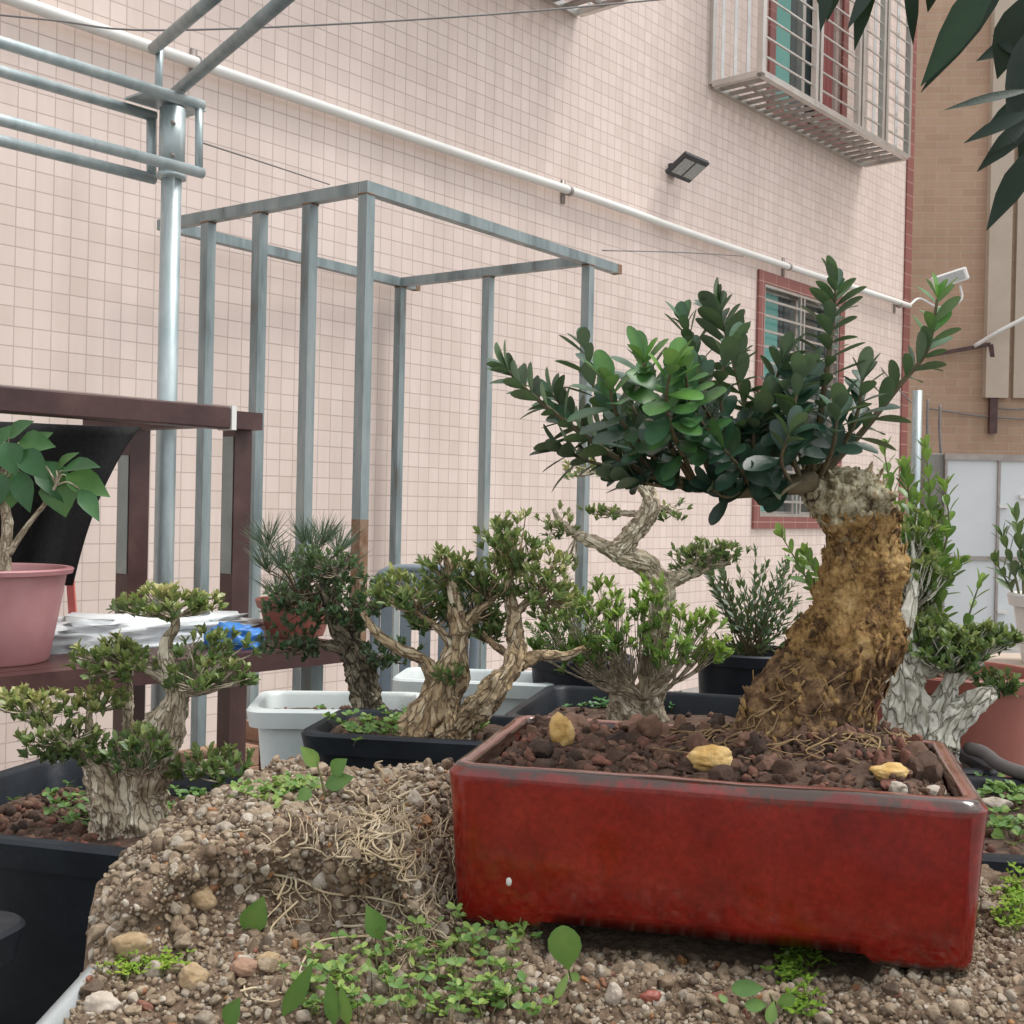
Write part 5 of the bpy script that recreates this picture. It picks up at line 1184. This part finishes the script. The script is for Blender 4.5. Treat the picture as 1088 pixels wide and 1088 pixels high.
# ------------------------------------------------------------------ gravel root mass in its tub
tub = thing('tub', V3(.08, .80, CH-.53), 'pale grey plastic tub holding the gravelly root mass in the foreground', 'tub')
TC = (.078, .79); TW, TD = .70, .58; m = MB(); ZTUB = CH-.312
R = lambda e, z, r=.05: rrect(TC, 0, TW+2*e, TD+2*e, r, z, 8)
m.rings([R(-.05, CH-.528), R(-.045, CH-.52), R(-.015, CH-.40), R(0, ZTUB-.004), R(.002, ZTUB), R(-.006, ZTUB), R(-.008, ZTUB-.006), R(-.03, CH-.42)], cap1=False); obj('tub_wall', m, MT['foam'], tub)
def moundp(x, y):
    """a point of the gravel surface; the ridge left of the pot leans out over its foot"""
    q = V3(x, y, 0); n = fbm(q, 11, 5, 4); n2 = fbm(q, 34, 8, 3)
    vd = mnoise.voronoi((x*42+n2*.5, y*42, .3))[0]; cl = min(1, vd[1]-vd[0])
    lx = np.dot(q-V3(PCX, PCY, 0), pr); ly = np.dot(q-V3(PCX, PCY, 0), pbk)
    h = -.330+.026*sstep(.70, .80, y)-.03*(1-sstep(.60, .72, y))+.009*n+.005*n2+.006*cl
    fr_ = .855+.024*n-.035*sstep(-.10, -.27, x)+.012*math.sin(x*37+1)
    rid = sstep(fr_-.008, fr_+.045, y)*sstep(.012, -.045, x-.25*max(0, y-.9))
    crest = -.233-.030*sstep(-.17, -.29, x)-.010*sstep(-.02, .02, x)
    h = h*(1-rid)+(crest+.012*n+.006*n2+.009*(cl-.4))*rid
    h -= .05*sstep(-.262, -.292, x+.012*nz(q, 25, 8))*(1-.75*rid)
    lean = .034*sstep(.35, .85, rid)*(1-sstep(fr_+.05, fr_+.13, y))*max(0, .7+nz(q, 16, 3)*1.3)
    ex = max(abs(lx)-PW/2, 0); ey = max(abs(ly)-PD/2, 0); dd = math.hypot(ex, ey)
    foot = sstep(.112, .128, abs(lx))
    cap = PZ0-CH-.002-abs(.003*n2)-.014*(1-foot)+(0 if dd <= 0 else (.35+1.4*foot)*max(0, dd-.006))
    return V3(x, y-lean, CH+min(h, cap))
gm = MB(); nx, ny = 300, 240; X0, X1, Y0, Y1 = -.288, .428, .52, 1.072
grid = [[moundp(X0+(X1-X0)*i/(nx-1), Y0+(Y1-Y0)*j/(ny-1)) for i in range(nx)] for j in range(ny)]
gm.rings(grid, closed=False)
from mathutils.bvhtree import BVHTree
BV = BVHTree.FromPolygons([Vector(p) for p in gm.v], gm.f)
rn = random.Random(17); it1, it2 = [], []
def covered(x, y):
    q = V3(x-PCX, y-PCY, 0); return abs(np.dot(q, pr)) < PW/2-.035 and abs(np.dot(q, pbk)) < PD/2-.03
k = 0
while k < 24000:
    i = rn.randrange(2, nx-2); j = rn.randrange(int(ny*.28), ny-3); p = grid[j][i]; x, y = p[0], p[1]
    if covered(x, y) or (x > -.03 and y > 1.0): continue
    e1 = grid[j][i+1]-grid[j][i-1]; e2 = grid[j+1][i]-grid[j-1][i]; nr = np.cross(e1, e2); ar = np.linalg.norm(nr)
    if rn.random() > min(1, ar/(4*(X1-X0)/nx*(Y1-Y0)/ny)/3.5): continue
    k += 1; r = min(.0082, rn.lognormvariate(math.log(.0015), .60)); nr = nr/ar
    q = p+e1*rn.uniform(-.25, .25)+e2*rn.uniform(-.25, .25)+nr*r*.25
    lx = abs(np.dot(V3(q[0]-PCX, q[1]-PCY, 0), pr)); ly = abs(np.dot(V3(q[0]-PCX, q[1]-PCY, 0), pbk))
    if lx < PW/2+.002 and ly < PD/2+.002: q[2] = min(q[2], PZ0-r*.95)
    ti = rn.choice([.1, .2, .3, .38, .42, .45, .5, .52, .55, .6, .64, .7, .78, .84, .9]) if rn.random() > .035 else rn.uniform(.94, 1)
    if r < .0016: ti = min(ti, .8)
    (it2 if r > .0030 else it1).append((q[0], q[1], q[2], r, min(1, max(0, ti+rn.uniform(-.04, .04)))))
stones(gm, it1, 1, .25, (.6, 1)); stones(gm, it2, 3, .03, (.6, 1), cut=7, lumpy=.08)
obj('gravel', gm, [MT['gravbed'], MT['gravel']], label='brown sandy gravel and pebbles of the root mass under the red pot', cat='gravel', kind='stuff')
# roots trailing over the gravel
rm = MB(); rn = random.Random(23)
def gp(px, py, up=.002):
    """point of the gravel surface along a line of sight"""
    e = Vector((0, 0, CH)); d = Vector(P(px, py, 1.0))-e; hit = BV.ray_cast(e, d.normalized())
    p, nn = (V3(*hit[0]), V3(*hit[1])) if hit[0] is not None else (P(px, py, 1.0), UP)
    if nn[2] < 0: nn = -nn
    return p+nn*up
def strand(pxs, r, lift=.004):
    pts = [gp(x, y, lift*rn.uniform(.4, 1.4)) for x, y in pxs]; rm.tube(pts, [r]*(len(pts)-1)+[r*.5], 6, res=len(pts)*6)
for s_ in ([(430, 1010), (400, 990), (370, 985), (335, 985)], [(430, 1012), (405, 1000), (380, 998), (340, 1005), (325, 1020), (318, 1040)], [(440, 1005), (425, 985), (400, 972), (360, 975)], [(280, 930), (320, 935), (350, 950), (400, 955), (440, 970)], [(315, 960), (290, 985), (288, 1000)], [(310, 905), (330, 900), (345, 905)], [(460, 950), (450, 975), (440, 1000)], [(470, 950), (478, 975), (483, 1000)], [(255, 1060), (275, 1052), (300, 1058)], [(260, 1045), (262, 1062), (285, 1068), (302, 1066)], [(360, 930), (368, 915), (385, 905)], [(275, 925), (300, 910), (320, 900)], [(290, 960), (300, 940), (310, 925)]):
    strand(s_, rn.uniform(.0006, .0011))
for k in range(210):
    zone = rn.random()
    if zone < .62: x, y = rn.gauss(400, 45), rn.gauss(880, 32)
    elif zone < .85: x, y = rn.uniform(270, 475), rn.uniform(860, 960)
    else: x, y = rn.uniform(420, 478), rn.uniform(930, 1000)
    x = min(476, max(230, x)); y = max(842, y); h = rn.uniform(.2, 2.6); pts = [(x, y)]
    for i in range(rn.randint(4, 8)):
        h += rn.gauss(0, .45); x += 9*math.cos(h); y += 9*math.sin(h); pts.append((min(x, 479), max(838, y)))
    strand(pts, rn.choice([.0002, .00025, .0003, .0004, .0005, .0008]), .004)
for x, y, hx, hy in ((405, 838, -6, -22), (410, 842, 12, -12), (420, 850, 20, -10), (380, 850, -20, -8)):
    a = gp(x, y); b = a+V3(hx*.0008, 0, -hy*.0008); c = b+V3(.006, .0, .003); rm.tube([a, (a+b)/2+V3(.004, 0, .002), b, c], [.0013, .0011, .0009, .0005], 6)
obj('roots', rm, MT['rootc'], label='pale fine roots trailing over the gravel left of the red pot', cat='roots', kind='stuff')
# larger stones on the gravel
for k, (px, py, r, mt, lab, sc3) in enumerate(((110, 1072, .010, 'pstone', 'pinkish rounded stone at the left front corner of the gravel', (1.2, .8, .8)), (205, 1042, .009, 'tanstone', 'pale yellow stone on the gravel near the left front', (1, .8, .9)), (142, 1005, .010, 'tanstone', 'tan stone at the left edge of the gravel', (1.2, .8, .8)),
        (215, 955, .009, 'tanstone', 'brown-yellow stone in the gravel below the crest', (1, .8, .9)), (285, 1022, .006, 'tanstone', 'orange stone in the hollow of the gravel', (1.3, .8, .8)), (652, 1060, .0065, 'pstone', 'white stone in the gravel below the red pot', (.8, .7, 1.2)), (690, 1062, .006, 'terra', 'reddish stone in the gravel below the red pot', (1.2, .8, .7)), (262, 1030, .008, 'clodr', 'dark red-brown stone in the hollow of the gravel', (1.2, .8, .7)))):
    if mt == 'clodr': mt = 'brickr'
    lump('stone', gp(px, py, .002), r, MT[mt], lab, 'stone', None, 40+k, sc3, .28)
# weeds
def weed(label, leaves, stems, tint=.5, cat='weed', mat='weed', prof=2):
    t = None; wm = MB(); lm = MB(); base = None
    for s_ in stems:
        pts = [gp(s_[0][0], s_[0][1], -.002)]; d0 = pts[0][1]
        for x, y, dd in s_[1:]: pts.append(P(x, y, d0+dd))
        if base is None: base = pts[0]; t = thing('weed', base, label, cat, None)
        wm = MB(); wm.tube(pts, [.0011]*(len(pts)-1)+[.0007], 6, res=len(pts)*5); obj('stem', wm, MT['twigg'], t)
    for (x0, y0, x1, y1, wpx, ti, dd) in leaves:
        d0 = base[1]+dd; p = P(x0, y0, d0); q = P(x1, y1, d0-.006); v = q-p
        lm.leaf(p, v, V3(rn.gauss(0, .25), -.9, .35), np.linalg.norm(v)*1.1, wpx*d0/FPX, ti, .1, .2, prof)
    obj('leaves', lm, MT[mat], t)
weed('three-leaved seedling arching over the gravel hollow at the left', [(262, 992, 278, 958, 30, .55, -.01), (222, 1006, 196, 978, 26, .5, -.01), (185, 1028, 232, 1004, 20, .62, -.01)], [[(300, 985), (270, 985, -.01), (240, 992, -.01), (222, 1005, -.01)], [(205, 1032), (190, 1030, -.01), (183, 1030, -.01)]])
weed('round-leaved seedling under the left foot of the red pot', [(604, 1030, 598, 990, 36, .5, -.012), (604, 1034, 592, 1058, 10, .7, -.012), (606, 1034, 614, 1040, 10, .6, -.012)], [[(606, 1040), (604, 1030, -.012)]], prof=0)
weed('pale heart-leaved seedling beside the left end of the red pot', [(405, 998, 392, 966, 24, .5, -.01), (440, 1000, 448, 1018, 14, .5, -.01)], [[(412, 1005), (405, 998, -.01)]])
weed('blade-leaved weed at the lower middle of the gravel', [(300, 1080, 330, 1030, 22, .35, -.01), (355, 1090, 350, 1045, 18, .4, -.01), (370, 1090, 362, 1052, 16, .55, -.01), (240, 1090, 252, 1064, 22, .3, -.01)], [[(330, 1082), (332, 1070, -.005)]])
weed('dark round-leaved weed under the right half of the red pot', [(812, 1050, 782, 1050, 18, .3, -.01), (815, 1068, 795, 1068, 14, .45, -.01), (822, 1064, 818, 1085, 14, .6, -.01), (826, 1066, 842, 1060, 14, .5, -.01), (765, 1056, 770, 1064, 10, .5, -.01)], [[(825, 1072), (818, 1056, -.01)]], prof=0)
weed('climbing weed with heart leaves against the white planter', [(338, 815, 322, 795, 18, .6, 0), (352, 822, 366, 808, 20, .4, 0), (345, 835, 372, 826, 20, .35, 0), (330, 838, 318, 850, 16, .5, 0)], [[(345, 850), (342, 830, 0), (336, 808, 0)], [(345, 850), (355, 830, 0), (356, 815, 0)]])
def creeping(label, spots, L, W_, n, mat='weed', t0=.3, t1=.8, cat='weed', name='ground_weed', up=.006, where=None):
    m = MB(); wd = MB(); where = where or gp; c0 = None
    t = thing(name, where(*spots[0][:2]), label, cat, None)
    for (x, y, sx, sy) in spots:
        for k in range(n):
            p = where(x+rn.gauss(0, sx), y+rn.gauss(0, sy))
            q = p+V3(rn.gauss(0, .003), rn.gauss(0, .003), rn.uniform(.2, 1)*up)
            ax = unit(V3(rn.gauss(0, .5), rn.gauss(-.2, .5), 1)); wd.tube([p-UP*.003, q], [.0005, .0004], 4)
            for i in range(rn.randint(3, 6)):
                a = rn.uniform(0, 6.28); d = V3(math.cos(a), math.sin(a), rn.uniform(.1, .8)); m.leaf(q, d, ax, L*rn.uniform(.6, 1.2), W_*rn.uniform(.7, 1.2), rn.uniform(t0, t1), .1, .2, 1 if L < .008 else 0)
    obj('stems', wd, MT['twigg'], t); obj('leaves', m, MT[mat], t)
creeping('creeping small-leaved weed along the front of the gravel below the red pot', [(340, 1045, 18, 16), (400, 1025, 22, 12), (450, 1015, 22, 10), (500, 1010, 20, 10), (540, 1000, 16, 10), (370, 1060, 20, 12), (480, 1040, 26, 10), (520, 1060, 20, 14), (420, 1070, 26, 10), (470, 1078, 24, 8), (545, 1078, 20, 8), (350, 1080, 16, 6)], .0072, .0042, 16, 'weed', .35, .95, 'weed', 'ground_weed', .014)
creeping('bright moss tuft at the left edge of the gravel', [(135, 1035, 14, 6), (170, 1030, 14, 5)], .0045, .0018, 40, 'moss', .5, 1, 'moss', 'moss_tuft')
creeping('green weed tuft on the crest of the gravel at the back', [(270, 845, 12, 6), (300, 850, 12, 6), (320, 842, 8, 6)], .008, .0042, 16, 'weed', .4, .9)
creeping('pale green spiky weed under the right foot of the red pot', [(838, 1035, 8, 10), (850, 1050, 10, 14), (855, 1020, 8, 6), (845, 1075, 8, 8)], .0055, .0022, 36, 'moss', .2, .8)
creeping('bright green moss clump at the right edge beside the red pot', [(1075, 975, 10, 12), (1085, 960, 8, 12)], .0065, .0028, 60, 'moss', .4, .9, 'moss', 'moss_tuft', .012)
# weeds in the planters
def inpot(z): return lambda x, y: (lambda h: (lambda d: V3(*(P(x, y, d)[:2]), z))( -(CH-z)/((YC*(544-y)/FPX+XC*(x-544)/FPX+FW)[2]/(YC*(544-y)/FPX+XC*(x-544)/FPX+FW)[1]*-1)*-1 if False else (z-CH)/((YC*(544-y)/FPX+XC*(x-544)/FPX+FW)[2]/(YC*(544-y)/FPX+XC*(x-544)/FPX+FW)[1])))(0)
creeping('clover-like weeds at the foot of the twin-trunk bonsai', [(385, 775, 18, 5), (420, 772, 18, 6), (480, 768, 12, 8), (500, 775, 10, 6)], .012, .008, 30, 'weed', .3, .8, 'weed', 'ground_weed', .014, inpot(ZR-.006))
creeping('small weeds on the soil of the left black planter', [(60, 855, 20, 6), (100, 868, 25, 6), (190, 858, 22, 8), (170, 872, 20, 5), (215, 850, 15, 5)], .010, .006, 18, 'weed', .1, .6, 'weed', 'ground_weed', .008, inpot(ZR-.04))
creeping('grey-green weeds at the foot of the twisted bonsai', [(640, 752, 20, 3), (690, 750, 20, 3), (720, 748, 16, 3)], .012, .008, 22, 'leafbroad', .2, .7, 'weed', 'ground_weed', .012, inpot(ZR-.03))
creeping('leafy weeds in the planter at the right edge', [(1052, 842, 8, 6), (1075, 850, 10, 6), (1082, 890, 8, 10), (1060, 880, 8, 6)], .012, .007, 14, 'weed', .3, .8, 'weed', 'ground_weed', .012, inpot(ZR-.015))
